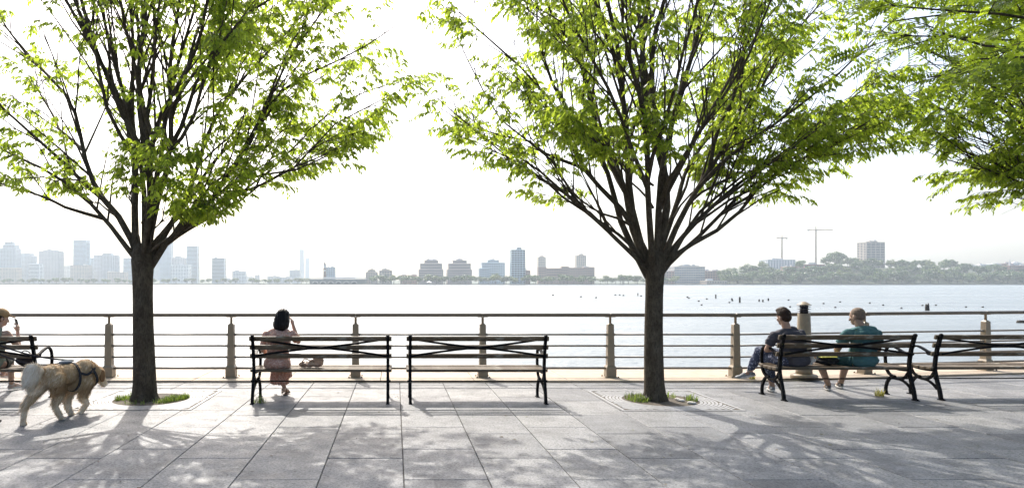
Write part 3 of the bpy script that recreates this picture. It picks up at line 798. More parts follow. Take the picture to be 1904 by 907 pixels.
for a in ((1660, -10, 6.4, .03), (1665, 65, 7.0, .026), (1720, 125, 6.6, .028), (1760, 60, 6.0, .04), (1810, 145, 6.9, .03), (1850, 100, 5.7, .04), (1880, 30, 6.6, .04), (1790, -60, 6.8, .04), (1690, -80, 6.2, .04), (1900, 165, 6.2, .03), (1640, 30, 7.4, .026), (1950, -100, 7.2, .04), (2200, -200, 6.0, .05), (2500, -150, 7.0, .05), (1820, 5, 7.4, .035), (1895, 140, 7.3, .03)):
    frond_limb(top + V((0, 0, t.r.uniform(-.6, .2))), P(*a[:3]), a[3])
t.mb.build("trunk", M_bark, lo); t.leaves("crown", M_leafL, lo, frond=True); print("locust", len(t.lp))

# fallen leaves and twigs on the paving
rg = np.random.default_rng(77); n = 170; p = np.stack([rg.uniform(-6, 9.5, n), rg.uniform(4.6, 10.7, n), np.full(n, .0035)], 1); th = rg.uniform(0, 6.28, n)
d = np.stack([np.cos(th), np.sin(th), rg.uniform(0, .12, n)], 1); s = np.stack([-np.sin(th), np.cos(th), np.zeros(n)], 1); L = rg.uniform(.02, .05, n)[:, None]; w_ = L * rg.choice([.08, .3, .36], n)[:, None]
vs = np.stack([p, p + d * L * .5 - s * w_ + [0, 0, .002], p + d * L, p + d * L * .5 + s * w_ + [0, 0, .004]], 1).reshape(-1, 3); o = np.arange(n)[:, None] * 4
cards("leaf_litter", vs, np.concatenate([o + [0, 1, 2], o + [0, 2, 3]]), np.repeat(rg.uniform(0, 1, n), 4), attr_mat("dry_litter", [(0, (.05, .035, .02)), (.6, (.12, .09, .045)), (1, (.16, .17, .05))], .8), label="small dry leaves and twigs scattered over the paving", kind="stuff")
# ================================================================== FAR SHORE
FC = {}
def fmat(nm, c, r=.7): return simple("far_" + nm, c, r, .05, .08)
M_win = simple("far_window_glass", (.025, .04, .06), .15, .1, .3)
M_winl = simple("far_window_pale", (.09, .14, .20), .2, .1, .3)
def px_box(x0, x1, yt, yb, D):
    a, b = P(x0, yt, D), P(x1, yb, D); return a.x, b.x, b.z, a.z          # xa, xb, zlow, ztop
def facade(mb, xa, xb, y, z0, z1, fh, cw, fill=(.55, .5), side=None, depth=0):
    nf = max(1, int((z1 - z0) / fh)); nc = max(1, int((xb - xa) / cw)); cw = (xb - xa) / nc; fh = (z1 - z0) / nf
    for i in range(nf):
        z = z0 + (i + .3) * fh; h = fh * fill[1]
        if fill[0] >= .95:
            mb.add([(xa + .6, y - .12, z), (xb - .6, y - .12, z), (xb - .6, y - .12, z + h), (xa + .6, y - .12, z + h)], [(0, 1, 2, 3)])
        else:
            for j in range(nc):
                x = xa + (j + .5 - fill[0] / 2) * cw; w_ = cw * fill[0]
                mb.add([(x, y - .12, z), (x + w_, y - .12, z), (x + w_, y - .12, z + h), (x, y - .12, z + h)], [(0, 1, 2, 3)])
        if side is not None:                                              # the side turned to the camera
            nd = max(1, int(depth / cw)) if fill[0] < .95 else 1; dw = depth / nd
            for j in range(nd):
                a = y + (j + .2) * dw; b = y + (j + .8) * dw; sx = side[0] + side[1] * .12
                mb.add([(sx, a, z), (sx, b, z), (sx, b, z + h), (sx, a, z + h)], [(0, 1, 2, 3) if side[1] > 0 else (3, 2, 1, 0)])
def building(name, label, tiers, D, wall, win=None, fh=4.6, cw=5.0, fill=(.55, .5), depth=None, roof=None, cat="building", group=None):
    """tiers: (x0, x1, ytop, ybottom) in photograph pixels at distance D, lowest first"""
    cxp = (tiers[0][0] + tiers[0][1]) / 2; o = P(cxp, CY, D)
    root = empty(name, (o.x, D, 0), label, cat, group)
    wm = MB(); gm = MB()
    for k, (x0, x1, yt, yb) in enumerate(tiers):
        xa, xb, z0, z1 = px_box(x0, x1, yt, yb, D); xa -= o.x; xb -= o.x
        z0 = max(z0, -.5); dp = (depth or min(36, (xb - xa) * .75)) * (1 - .0 * k); ins = k * .4
        wm.box(((xa + xb) / 2, dp / 2 + ins, (z0 + z1) / 2), (xb - xa, dp - ins, z1 - z0))
        side = (xb, 1) if cxp < CX else (xa, -1)
        facade(gm, xa, xb, ins * .5 + .0, z0 + 1, z1 - .8, fh, cw, fill, side, dp)
        wm.box(((xa + xb) / 2, dp / 2 + ins, z1 + .25), (xb - xa + .5, dp - ins + .3, .9))     # parapet
    x0, x1, yt, yb = tiers[-1]; xa, xb, z0, z1 = px_box(x0, x1, yt, yb, D); rr = random.Random(int(x0 * 7 + D)); pm_ = MB()
    for q in range(rr.choice((1, 2, 2, 3))):
        w_ = (xb - xa) * rr.uniform(.12, .3); h_ = rr.uniform(1.5, 4.0); pm_ = MB(); pm_.box((xa - o.x + w_ / 2 + rr.uniform(0, .95) * (xb - xa - w_), 6 + 2 * q, z1 + .6 + h_ / 2), (w_, 5, h_)); pm_.build("roof_plant", (W_grey, W_pale)[rr.random() < .5], root)
    if rr.random() < .4:
        pm_ = MB(); pm_.tube([((xa + xb) / 2 - o.x, 5, z1), ((xa + xb) / 2 - o.x, 5, z1 + rr.uniform(6, 12))], .25, 4); pm_.build("mast", W_grey, root)
    wm.build("wall", wall, root)
    gm.build("windows", win or M_win, root, kind="stuff")
    if roof:
        for (x0, x1, yt, yb) in roof:
            xa, xb, z0, z1 = px_box(x0, x1, yt, yb, D); rm = MB(); rm.box(((xa + xb) / 2 - o.x, 10, (z0 + z1) / 2), (xb - xa, 9, z1 - z0)); rm.build("roof_plant", wall, root)
    return root
W_blue, W_pale, W_tan, W_brick, W_grey, W_glass, W_white = (fmat("bluegrey", (.42, .47, .52)), fmat("pale", (.62, .62, .61)), fmat("tan", (.52, .42, .34)), fmat("brick", (.36, .20, .16)), fmat("grey", (.46, .46, .47)), fmat("glass", (.26, .38, .47), .3), fmat("white", (.80, .80, .79)))
DL = 2400
G = "towers on the far left shore"
B = 530
building("apartment_tower", "far tower with rounded stepped crown at the left edge", [(-4, 29, 462, B), (4, 27, 455, 462), (8, 22, 450, 455)], DL, W_blue, fill=(.6, .5), group=G)
building("brick_block", "low brownish waterfront block at the far left edge", [(-12, 30, 498, B)], DL - 120, W_tan, fill=(.5, .45), group=G)
building("apartment_tower", "far mid-height slab just right of the crowned tower", [(30, 54, 471, B), (54, 65, 476, B)], DL + 60, W_blue, group=G)
building("office_block", "low pale block with white floor bands on the far left shore", [(53, 73, 491, B)], DL - 80, W_white, fill=(1, .45), group=G)
building("apartment_tower", "broad far tower with small stepped top, second group from left", [(72, 110, 467, B), (80, 102, 464.5, 467)], DL, W_grey, fill=(.5, .45), group=G)
building("office_block", "low far block between the broad tower and the tallest left tower", [(110, 132, 494, B)], DL + 100, W_pale, group=G)
building("glass_tower", "tallest far tower left of the left tree, pale glass with slanted top", [(136, 160, 446, B), (160, 166, 452, B)], DL + 60, W_glass, M_winl, fill=(1, .5), group=G)
building("brick_block", "tan block in front of the tall glass tower", [(131, 163, 493, B)], DL - 60, W_tan, fill=(.5, .5), group=G)
building("office_block", "narrow far slab right of the tall glass tower", [(165, 174, 480, B)], DL + 120, W_blue, fill=(1, .5), group=G)
building("apartment_tower", "wide far block with three stepped roofs left of the left trunk", [(174, 190, 474, B), (190, 206, 471, B), (206, 219, 475, B)], DL, W_blue, fill=(.5, .5), group=G)
building("brick_block", "low pinkish block in front of the stepped far block", [(199, 231, 506, B)], DL - 80, W_tan, group=G)
building("glass_tower", "far blue slab partly hidden by the left trunk", [(229, 252, 480, B)], DL + 30, W_glass, M_winl, fill=(1, .5), group=G)
building("glass_tower", "faint far slab just right of the left trunk", [(283, 297, 466, B)], DL + 500, W_glass, M_winl, fill=(1, .5), group=G)
building("glass_tower", "slender tall glass tower right of the left trunk", [(297, 318, 441, B)], DL + 100, W_glass, M_winl, fill=(.8, .5), cw=5, group=G)
building("apartment_tower", "far tower with narrow raised core beside the slender glass tower", [(319, 342, 479, B), (325, 336, 476.5, 479)], DL, W_grey, group=G)
building("office_block", "pale gridded block in front of the far towers", [(318, 350, 492, B)], DL - 80, W_white, fill=(.6, .5), group=G)
building("glass_tower", "far dark blue tower standing alone, wider of the right pair", [(347, 367, 457.5, B)], DL, W_glass, M_win, fill=(1, .5), group=G)
building("glass_tower", "shorter blue green tower right of the dark blue tower", [(394, 417, 480, B)], DL - 150, W_glass, M_win, fill=(1, .55), group=G)
building("office_block", "low pale strip building beside the blue green tower", [(417, 434, 519, B)], DL - 150, W_pale, group=G)
building("office_block", "small white gridded block at far shore above the woman's bench", [(432, 455, 504.5, B)], DL - 200, W_white, fill=(.6, .5), cw=5, group=G)
for (x0, x1, yt, lb_) in ((457, 472, 515, "small pinkish low house on the far shore, left one"), (474, 482, 512, "small domed low house on the far shore"), (497, 520, 514, "low pale warehouse on the far shore left of the faint towers"), (520, 540, 516, "flat low shed left of the faint supertall towers")):
    building("low_house", lb_, [(x0, x1, yt, B)], DL - 100, W_pale, group="low buildings on the far shore")
building("office_block", "faint grey block at the foot of the faint supertall towers", [(538, 557, 502, B)], 2500, W_blue, group="faint distant towers")
building("supertall_tower", "taller of the two faint slender towers far behind", [(557, 565, 464, B)], 3700, W_glass, M_winl, fill=(1, .5), fh=5, group="faint distant towers")
building("supertall_tower", "shorter of the two faint slender towers far behind", [(567.5, 575, 480, B)], 3800, W_glass, M_winl, fill=(1, .5), fh=5, group="faint distant towers")
# clock tower
D = 1500; o = P(604, CY, D); ct = empty("clock_tower", (o.x, D, 0), "slim brown clock tower with pointed copper spire on the far shore", "tower")
def zz(y, D=D): return EYE - (y - CY) * D / F
mb = MB(); s_ = 2.9; mb.box((0, 0, (zz(499) - 1) / 2), (2 * s_, 2 * s_, zz(499) + 1)); mb.box((0, 0, zz(499)), (7, 7, 1)); mb.build("shaft", fmat("towerbrown", (.16, .085, .06)), ct)
mb = MB(); mb.box((0, 0, (zz(499) + zz(493.5)) / 2), (5, 5, zz(493.5) - zz(499))); mb.box((0, 0, zz(493.5)), (6, 6, .8)); mb.build("belfry", W_pale, ct)
mb = MB(); mb.lathe([(2.6, zz(493.2)), (1.6, zz(490)), (.2, zz(485)), (.15, zz(483))], n=4, smooth=False, sq=True); mb.build("spire", fmat("copper", (.13, .14, .15)), ct)
mb = MB(); M = Matrix.Rotation(R(90), 4, 'X')
mb.lathe([(2.1, 0), (2.1, .3)], n=20, smooth=False); mb.v = [tuple(M @ V(q) + V((0, -s_ - .05, zz(503)))) for q in mb.v]; mb.build("clock_face", W_white, ct)
building("office_block", "pale blue block just right of the clock tower", [(606, 623, 497, B)], 1800, W_glass, M_winl, fill=(.6, .5))
# rail terminal
D = 1400; o = P(628, CY, D); tm = empty("rail_terminal", (o.x, D, 0), "long low green terminal with white arched awnings at the water", "building")
k_ = D / F; mb = MB(); mb.box((0, 10, zz(519, D) / 2), (104 * k_, 20, zz(519, D))); mb.build("wall", fmat("terminal_green", (.10, .135, .14)), tm)
mb = MB(); mb.box((0, 10, zz(517.5, D)), (106 * k_, 22, 1.4)); mb.box((4, 12, zz(516, D)), (60 * k_, 12, 2)); mb.build("roof", W_pale, tm)
for i in range(6):
    mb = MB(); x = (-42 + i * 14.5) * k_; pts = [V((x + math.cos(a) * 5.2, -1.2, zz(526, D) + 4.2 * math.sin(a) * .75)) for a in [math.pi * j / 10 for j in range(11)]]
    mb.tube(pts, 0, flat=(1.1, .35, (0, 1, 0))); mb.build("awning", W_white, tm)
    mb = MB(); mb.add([V((x - 4.4, -.15, -.3)), V((x + 4.4, -.15, -.3)), V((x + 4.4, -.15, 2)), V((x + 3, -.15, 3.6)), V((x, -.15, 4.4)), V((x - 3, -.15, 3.6)), V((x - 4.4, -.15, 2))], [tuple(range(7))]); mb.build("ferry_door", M_win, tm)
building("brick_block", "gabled brown building right of the terminal", [(680, 702, 506, B), (684, 698, 502, 506), (688, 694, 500.5, 502)], 1450, W_tan)
building("brick_block", "pale brown block with flat top right of the gabled one", [(705, 729, 503, B), (710, 724, 501, 503)], 1450, W_tan)
building("low_house", "low brick house behind the shore trees near the flagpole", [(744, 776, 512, B)], 1500, W_brick, group="low buildings on the far shore")
for cx_, nm in ((802, "left one of the twin stepped office blocks with pyramid tips"), (855, "right one of the twin stepped office blocks with pyramid tips")):
    b_ = building("stepped_office", nm, [(cx_ - 23, cx_ + 22.5, 501, B), (cx_ - 20.5, cx_ + 20.5, 490, 501), (cx_ - 12.5, cx_ + 13, 484, 490)], 1450, fmat("twin", (.48, .38, .35)), M_win, fh=4.4, cw=4.2, fill=(.6, .5), group="twin stepped office blocks")
    mb = MB(); mb.lathe([(8, zz(483.2, 1450)), (5, zz(481, 1450)), (1.2, zz(480.6, 1450)), (.2, zz(477.5, 1450))], (0, 14, 0), 4, False, True); mb.build("pyramid_roof", W_grey, b_)
building("glass_office", "pale glass office with raised middle and dark gridded wings", [(891, 910, 499, B), (896.5, 939, 488.5, B), (907, 928, 483.5, 488.5)], 1480, fmat("paleglass", (.55, .63, .68)), M_winl, fill=(.6, .5))
building("glass_tower", "tall blue glass tower in the middle of the far shore", [(951, 977, 464.5, B), (961, 970, 460.5, 464.5)], 1420, fmat("towerglass", (.34, .47, .54)), M_win, fill=(.75, .6), cw=5)
building("brick_block", "narrow brick annex right of the tall blue glass tower", [(977.5, 986, 503, B)], 1420, W_brick, cw=3)
building("apartment_tower", "pale pinkish tower behind the left end of the brick complex", [(1001, 1015, 478, B), (1004, 1011, 476, 478)], 1900, W_tan)
building("apartment_tower", "pale pinkish tower behind the right end of the brick complex", [(1072, 1090, 475, B), (1077, 1085, 473, 475)], 1900, W_tan)
building("brick_complex", "long brick apartment complex of joined blocks behind shore trees", [(1001, 1016, 497, B), (1016, 1045, 499, B), (1045, 1058, 495.5, B), (1058, 1086, 498, B), (1086, 1106, 497, B)], 1460, fmat("complex", (.42, .27, .22)), M_win, fill=(.45, .5), cw=3.4)
building("brick_block", "dark brick block just right of the middle trunk", [(1228, 1254, 504.5, B)], 1420, W_brick)
building("campus_hall", "wide pale grey hall with roof boxes right of the middle trunk", [(1254, 1311, 496, B), (1262, 1300, 494.5, 496)], 1430, fmat("hall", (.44, .42, .39)), M_winl, fill=(.8, .5), roof=[(1268, 1272, 492.5, 494.5), (1281, 1286, 492.5, 494.5)])
building("brick_block", "low brick row right of the wide grey hall", [(1311, 1344, 504, B)], 1450, W_brick, fill=(.5, .5))
building("low_house", "low pale boathouse at the water below the brick row", [(1314, 1352, 522, B)], 1345, W_tan, group="low buildings on the far shore")
building("office_block", "white slab block at the foot of the left crane", [(1427, 1479, 483, 516)], 1560, W_white, M_winl, fill=(.5, .7), cw=6)
building("brick_block", "small brick building on the bluff under the left crane", [(1462, 1487, 496, 520)], 1440, W_brick)
building("unfinished_building", "reddish unfinished building at the foot of the right crane", [(1496, 1534, 492, 520)], 1480, fmat("redframe", (.30, .11, .09)), M_win, fill=(.7, .6), cw=6)
building("tower_block", "square concrete tower block on top of the wooded bluff", [(1611, 1645.5, 450.5, 505), (1618, 1632, 448.5, 450.5)], 1500, fmat("concrete", (.42, .36, .31)), M_win, fh=3.6, cw=9, fill=(.86, .5))
for i, (x0, x1, yt) in enumerate(((1556, 1576, 497), (1590, 1604, 494), (1798, 1822, 495), (1824, 1846, 492), (1846, 1862, 491), (1862, 1884, 490.5), (1884, 1900, 489), (1902, 1925, 491))):
    building("hillside_house", ["flat-roofed house among trees left of the tower block", "small house tucked left below the tower block", "first hillside house right of the bluff trees", "second hillside house from the bluff trees", "narrow pale hillside house left of the steeple", "hillside house under the steeple", "pale hillside house right of the steeple", "hillside house at the right edge"][i],
             [(x0, x1, yt, 512)], 1620, (W_brick, W_pale, W_tan, W_pale, W_grey, W_brick, W_white, W_tan)[i], group="houses on the far hillside")
building("brick_block", "brick building by the water at the right edge", [(1878, 1925, 494, B)], 1400, fmat("edgebrick", (.30, .17, .14)), M_win, fill=(.6, .5), cw=4)
D = 1620; o = P(1872, CY, D); mb = MB(); mb.lathe([(2.2, 20), (2.2, zz(489, D)), (1.6, zz(488, D)), (.15, zz(481, D))], n=8, smooth=False); mb.build("church_steeple", W_grey, loc=(o.x, D - 8, 0), label="thin church steeple above the hillside houses at right", cat="steeple")
D = 1400; mb = MB(); mb.lathe([(.35, -1), (.12, zz(503, D))], n=6); mb.build("flagpole", W_pale, loc=(P(744, CY, D).x, D - 40, 0), label="thin flagpole on the far shore left of the twin blocks", cat="flagpole")
D = 1340; tn = empty("white_tent", (P(798, CY, D).x, D, -.3), "small white peaked tent on the far shore below the twin blocks", "tent")
mb = MB(); mb.lathe([(6, 3.0), (3, 4.2), (.8, 6.4), (.1, 7.2)], n=8, smooth=False); mb.build("canopy", W_white, tn)
for a in range(4):
    mb = MB(); mb.tube([(4.6 * math.cos(a * 1.571 + .8), 4.6 * math.sin(a * 1.571 + .8), 0), (4.6 * math.cos(a * 1.571 + .8), 4.6 * math.sin(a * 1.571 + .8), 3.4)], .15, 5); mb.build("pole", W_white, tn)
# cranes
M_crane = fmat("crane", (.20, .15, .12))
def crane(x, ytop, yjib, xl, xr, yb, D, label):
    o = P(x, CY, D); root = empty("tower_crane", (o.x, D, 0), label, "crane", "tower cranes on the far shore")
    def lattice(mb, A, B, w, n, up, r=.4):
        A, B = V(A), V(B); t = (B - A) / n; u = V(up); s = t.normalized().cross(u)
        for a in (-1, 1):
            for b in (-1, 1): mb.tube([A + u * w * a + s * w * b, B + u * w * a + s * w * b], r, 4)
        for i in range(n):
            sg = 1 if i % 2 else -1
            for b in (-1, 1):
                mb.tube([A + t * i + u * w * sg + s * w * b, A + t * (i + 1) - u * w * sg + s * w * b], r * .7, 3)
                mb.tube([A + t * i + s * w * sg + u * w * b, A + t * (i + 1) - s * w * sg + u * w * b], r * .7, 3)
    zj = zz(yjib, D); zt = zz(ytop, D); k = D / F
    mb = MB(); lattice(mb, (0, 0, zz(yb, D)), (0, 0, zj), 1.0, 24, (1, 0, 0)); mb.build("mast", M_crane, root)
    mb = MB(); lattice(mb, ((xl - x) * k, 0, zj + 1), ((xr - x) * k, 0, zj + 1), .7, 22, (0, 0, 1), .38); mb.build("jib", M_crane, root)
    mb = MB(); lattice(mb, (0, 0, zj), (0, 0, zt), .6, 4, (1, 0, 0), .2)
    for q in (xl, xr): mb.tube([(0, 0, zt), ((q - x) * k * .85, 0, zj + 1.6)], .22, 3)
    mb.build("tower_peak", M_crane, root)
    mb = MB(); q = xl if abs(xl - x) < abs(xr - x) else xr; mb.box(((q - x) * k * .9, 0, zj - .8), (3.2, 2, 3)); mb.build("counterweight", W_grey, root)
    mb = MB(); mb.box((1.2, -1.2, zj - 1.6), (2, 2, 2.4)); mb.build("cab", W_grey, root)
crane(1454, 438, 443, 1444, 1464, 510, 1580, "left of the two tower cranes, paler and short-armed")
crane(1517, 421, 428, 1501, 1548, 505, 1520, "right of the two tower cranes, taller with long arm")

# ---- far trees: clump crowns on short trunks
M_far = [leaf_mat("far_foliage_dark", (.028, .070, .010), (.05, .13, .012), .25, .5), leaf_mat("far_foliage_mid", (.050, .11, .014), (.09, .18, .016), .25, .5), leaf_mat("far_foliage_light", (.10, .15, .03), (.15, .22, .03), .25, .45)]
M_ftr = fmat("trunk", (.06, .05, .04))
def far_crown(seed):
    rg = np.random.default_rng(seed); n = 620
    L = rg.normal(size=(9, 3)); L /= np.linalg.norm(L, axis=1, keepdims=True); L *= np.array([.62, .62, .42]); L[:, 2] += .15
    c = L[rg.integers(0, 9, n)]; q = rg.normal(size=(n, 3)); q /= np.linalg.norm(q, axis=1, keepdims=True)
    p = c + q * (.40 * rg.uniform(.55, 1, (n, 1))); p[:, 2] = p[:, 2] * .82 + 1.05
    a = rg.normal(size=(n, 3)); a /= np.linalg.norm(a, axis=1, keepdims=True); b = np.cross(a, q); b /= np.linalg.norm(b, axis=1, keepdims=True) + 1e-6
    s = rg.uniform(.05, .13, (n, 1)); vs = np.stack([p - a * s, p + b * s * .9, p + a * s, p - b * s * .9], 1).reshape(-1, 3)
    o = np.arange(n)[:, None] * 4; fs = np.concatenate([o + [0, 1, 2], o + [0, 2, 3]])
    return vs, fs, np.repeat(np.clip(rg.normal(.5, .25, n), 0, 1), 4)
protos = []
for i in range(6):
    root = empty("far_tree", (0, 1500, -50)); vs, fs, tone = far_crown(60 + i)
    cr = cards("crown", vs, fs, tone, M_far[i % 3], root)
    mb = MB(); mb.tube([(0, 0, -.25), (.02, 0, .4), (0, .02, .9)], [.07, .05, .03], 5); mb.build("trunk", M_ftr, root); protos.append(root)
used = set()
def far_tree(px, D, r, z, kind, label, group, hs=1.0):
    pr = protos[kind]; x = P(px, CY, D).x
    if kind not in used: o = pr; used.add(kind)
    else: o = copy_tree(pr, (0, 0, 0), None)
    o.location = (x, D, z); o.rotation_euler = (0, 0, random.uniform(0, 6.28)); o.scale = (r, r, r * hs)
    o["label"] = label; o["category"] = "tree"; o["group"] = group
rs = random.Random(44)
gb = "trees along the low far shore"
for i in range(64):                                                   # belt right of the terminal to the middle trunk and beyond
    px = 640 + i * 9.5 + rs.uniform(-5, 5); 
    if px < 700 and rs.random() < .6: continue
    if px > 1200: px += 20
    far_tree(px, rs.uniform(1348, 1400), rs.uniform(8.5, 13), -.8, rs.choice((0, 1, 1, 2, 4)), "small green tree in the belt along the low far shore", gb, rs.uniform(.75, 1.0))
for px, r_, k in ((795, 15, 5), (812, 13, 2), (1100, 12, 1), (1130, 13, 4), (1160, 13, 1), (1185, 13, 0)):
    far_tree(px, 1370, r_, -.3, k, "small green tree in the belt along the low far shore", gb, .75)
gw = "trees covering the wooded bluff"
n_ = 0
for row, (Dr, cnt) in enumerate(((1352, 42), (1380, 40), (1412, 40), (1450, 36), (1500, 32))):
    for i in range(cnt):
        px = 1335 + (i + rs.random()) * (590 / cnt)
        x = P(px, CY, Dr).x; h = hill_h(x, Dr)
        if 1425 < px < 1482 and row > 2 and rs.random() < .8: continue
        if 1606 < px < 1650 and row > 3: continue
        if 1780 < px and row > 2: continue
        if 1494 < px < 1536 and row > 2: continue
        far_tree(px, Dr + rs.uniform(-10, 10), rs.uniform(10, 16), h - 2, rs.choice((0, 0, 1, 3, 4, 0, 2)), "leafy tree among the many on the wooded bluff", gw, rs.uniform(.8, 1.1)); n_ += 1
for px, r_, D_, k in ((1400, 14, 1440, 0), (1553, 18, 1490, 1), (1562, 15, 1480, 3)):
    far_tree(px, D_, r_, hill_h(P(px, CY, D_).x, D_) - 1, k, "leafy tree among the many on the wooded bluff", gw)
gl = "trees at the feet of the far left towers"
for i in range(34):
    px = -20 + i * 14 + rs.uniform(-5, 5)
    far_tree(px, rs.uniform(1600, 1700), rs.uniform(7, 11), -.5, rs.choice((0, 1, 3, 4)), "hazy small tree at the feet of the far left towers", gl, .8)
for i in range(12):
    far_tree(470 + i * 10 + rs.uniform(-4, 4), 1700 + rs.uniform(-60, 60), rs.uniform(8, 13), -.5, rs.choice((0, 1, 3, 4)), "hazy small tree left of the far clock tower", "trees left of the clock tower", .7)

# ---- low jetty lines at the far water edge
M_pier = fmat("pier", (.20, .17, .14))
for x0, x1, lb_ in ((5, 46, "low dark pier at the far left shore"), (470, 560, "long low pier in front of the faint towers"), (590, 690, "low ferry pier in front of the rail terminal"), (905, 960, "low pier below the pale glass office"), (1225, 1330, "low pier below the wide grey hall"), (1455, 1530, "floating dock below the cranes"), (1560, 1700, "long low jetty below the wooded bluff")):
    xa, xb = P(x0, CY, 1318).x, P(x1, CY, 1318).x; mb = MB(); mb.box(((xa + xb) / 2, 1318, -.9), (xb - xa, 7, .7)); n2 = int((xb - xa) / 6)
    for q in range(n2 + 1): mb.box((xa + q * (xb - xa) / max(1, n2), 1314.3, -1.4), (.6, .6, 2.6 + (q % 3) * .5))
    mb.build("pier", M_pier, label=lb_, cat="pier", group="low piers along the far shore")
# ---- broken pilings standing in the river
M_pile = simple("wet_piling_wood", (.035, .028, .022), .7, 3, .4, .5, 14, .02)
def piling(px, py, hp, wp, label, fork=False, lean=0):
    D = (EYE - WZ) * F / (py - CY); o = P(px, py, D); k = D / F; h = hp * k; r = max(.10, wp * k / 2)
    mb = MB(); mb.lathe([(r * 1.02, -1.2), (r, 0), (r * .97, h * .6), (r * .9, h * .93), (r * .6, h)], n=9)
    if fork: mb.lathe([(r * .35, h * .9), (r * .3, h * 1.22), (r * .1, h * 1.25)], (r * .55, 0, 0), 6); mb.lathe([(r * .3, h * .9), (r * .25, h * 1.12), (r * .1, h * 1.14)], (-r * .6, 0, 0), 6)
    me = mb.mesh("piling"); 
    for v_ in me.vertices: v_.co.x += v_.co.z * lean + r * .2 * mnoise.noise(V((v_.co.x * 3, v_.co.y * 3, v_.co.z * 2 + px)))
    put("piling", me, M_pile, loc=(o.x, D, WZ), label=label, cat="piling", group="broken pilings in the river")
piling(1186, 550, 5.5, 2, "thin upright piling in the river just left of the middle trunk")
piling(1331, 555, 8, 2.4, "tall thin piling in the river, left of the three big ones")
piling(1375.5, 562.5, 11, 3, "tallest lone piling in the river left of the left man")
piling(1362, 559.5, 5.5, 3, "leaning short piling just left of the tallest one", lean=-.25)
piling(1411.5, 560.5, 4.5, 2.6, "first of three short pilings in a row left of the left man's head")
piling(1418.5, 561.2, 4.5, 2.8, "second of three short pilings in a row left of the left man's head")
piling(1428.6, 559, 4.8, 2.8, "third of three short pilings in a row left of the left man's head")
piling(1724, 577, 11, 7, "thick forked piling stump above the railing right of the bald man", True)
piling(1899, 600, 5, 14, "dark piling stump at the right edge below the top rail")
for px, py in ((1144, 549), (1152, 549), (1159, 550), (1192, 551), (1278, 553), (1281, 555), (1299, 560.5), (1314, 556.5), (1304.5, 567.5), (1356, 563), (1469, 571), (1466, 558.5), (1531, 565), (1553, 572), (1562, 562), (1617, 564), (1642, 568), (1676, 573.5), (1715, 568.5), (1740, 568), (1796, 571.5), (1827, 571.5), (1028, 549.5), (1080, 552.5), (1108, 554)):
    piling(px, py, 2.2, 3.4, "low stub of a rotten piling barely above the river", lean=.15)
# ================================================================== PEOPLE
S_light = skin_mat("skin_light", (.46, .29, .21)); S_mid = skin_mat("skin_tan", (.31, .20, .14)); S_warm = skin_mat("skin_warm", (.36, .215, .15))
M_eye = simple("eye", (.05, .035, .03), .15); M_hair = simple("black_hair", (.005, .004, .005), .5, 60, .4, .6, 90, .004, stretch=(1, 1, .15), spec=.15); M_hair2 = simple("brown_hair", (.028, .016, .011), .6, 60, .4, .6, 120, .003, spec=.15)
def hm(yaw=0, pitch=0, roll=0): return Matrix.Rotation(R(yaw), 4, 'Z') @ Matrix.Rotation(R(pitch), 4, 'X') @ Matrix.Rotation(R(roll), 4, 'Y')
def head(mb, c, M, s=1.0):
    c = V(c); L = lambda *q: c + M @ (V(q) * s)
    mb.ell(L(0, -.008, .022), (.075 * s, .096 * s, .090 * s), M); mb.ell(L(0, .022, -.038), (.062 * s, .072 * s, .078 * s), M)
    mb.ell(L(0, .048, -.088), (.040 * s, .042 * s, .030 * s), M); mb.cap(L(0, .092, -.004), L(0, .112, -.042), .009 * s, .014 * s)
    mb.ell(L(0, .078, .014), (.046 * s, .016 * s, .012 * s), M); mb.ell(L(0, .089, -.072), (.023 * s, .010 * s, .010 * s), M)
    for k in (-1, 1): mb.ell(L(k * .077, -.008, -.022), (.011 * s, .021 * s, .034 * s), M); mb.ell(L(k * .038, .06, -.03), (.025 * s, .022 * s, .022 * s), M)
def eyes(c, M, parent, s=1.0):
    for k in (-1, 1):
        mb = MB(); mb.ell(V(c) + M @ (V((k * .031, .079, -.014)) * s), (.013 * s, .010 * s, .008 * s), M); mb.build("eye", M_eye, parent)
def hand(mb, wr, d, nrm, curl=.6, side=1):
    """palm from the wrist along d; fingers curl towards nrm; thumb on the given side"""
    d = V(d).normalized(); n = V(nrm); n = (n - d * n.dot(d)).normalized(); s = d.cross(n) * side; wr = V(wr)
    mb.cap(wr, wr + d * .075, .021, .026)
    for i in range(4): mb.cap(wr + d * .03 + s * (i - 1.5) * .013, wr + d * .078 + s * (i - 1.5) * .0185, .015, .0115)
    for i, L in enumerate((.062, .072, .068, .052)):
        a = wr + d * .080 + s * (i - 1.5) * .0190; t = d
        for seg in (.45, .32, .23):
            t = (t * math.cos(curl) + n * math.sin(curl)).normalized() if seg < .45 else (t * math.cos(curl * .5) + n * math.sin(curl * .5)).normalized()
            b = a + t * L * seg; mb.cap(a, b, .0090, .0083, 8); a = b
    a = wr + d * .022 - s * .022; t = (d * .75 - s * .6 + n * .35).normalized(); b = a + t * .038; mb.cap(a, b, .0125, .0105, 8)
    t = (d * .9 - s * .1 + n * .5).normalized(); mb.cap(b, b + t * .032, .0100, .0085, 8)
def wrinkle(seed, amp, sc=(9, 9, 9)):
    k = V((seed * 3.1, seed * 1.7, seed)); return lambda c: amp * (mnoise.noise(V((c.x * sc[0], c.y * sc[1], c.z * sc[2])) + k) + .5 * mnoise.noise(V((c.x * sc[0] * 2.3, c.y * sc[1] * 2.3, c.z * sc[2] * 2.3)) + k))
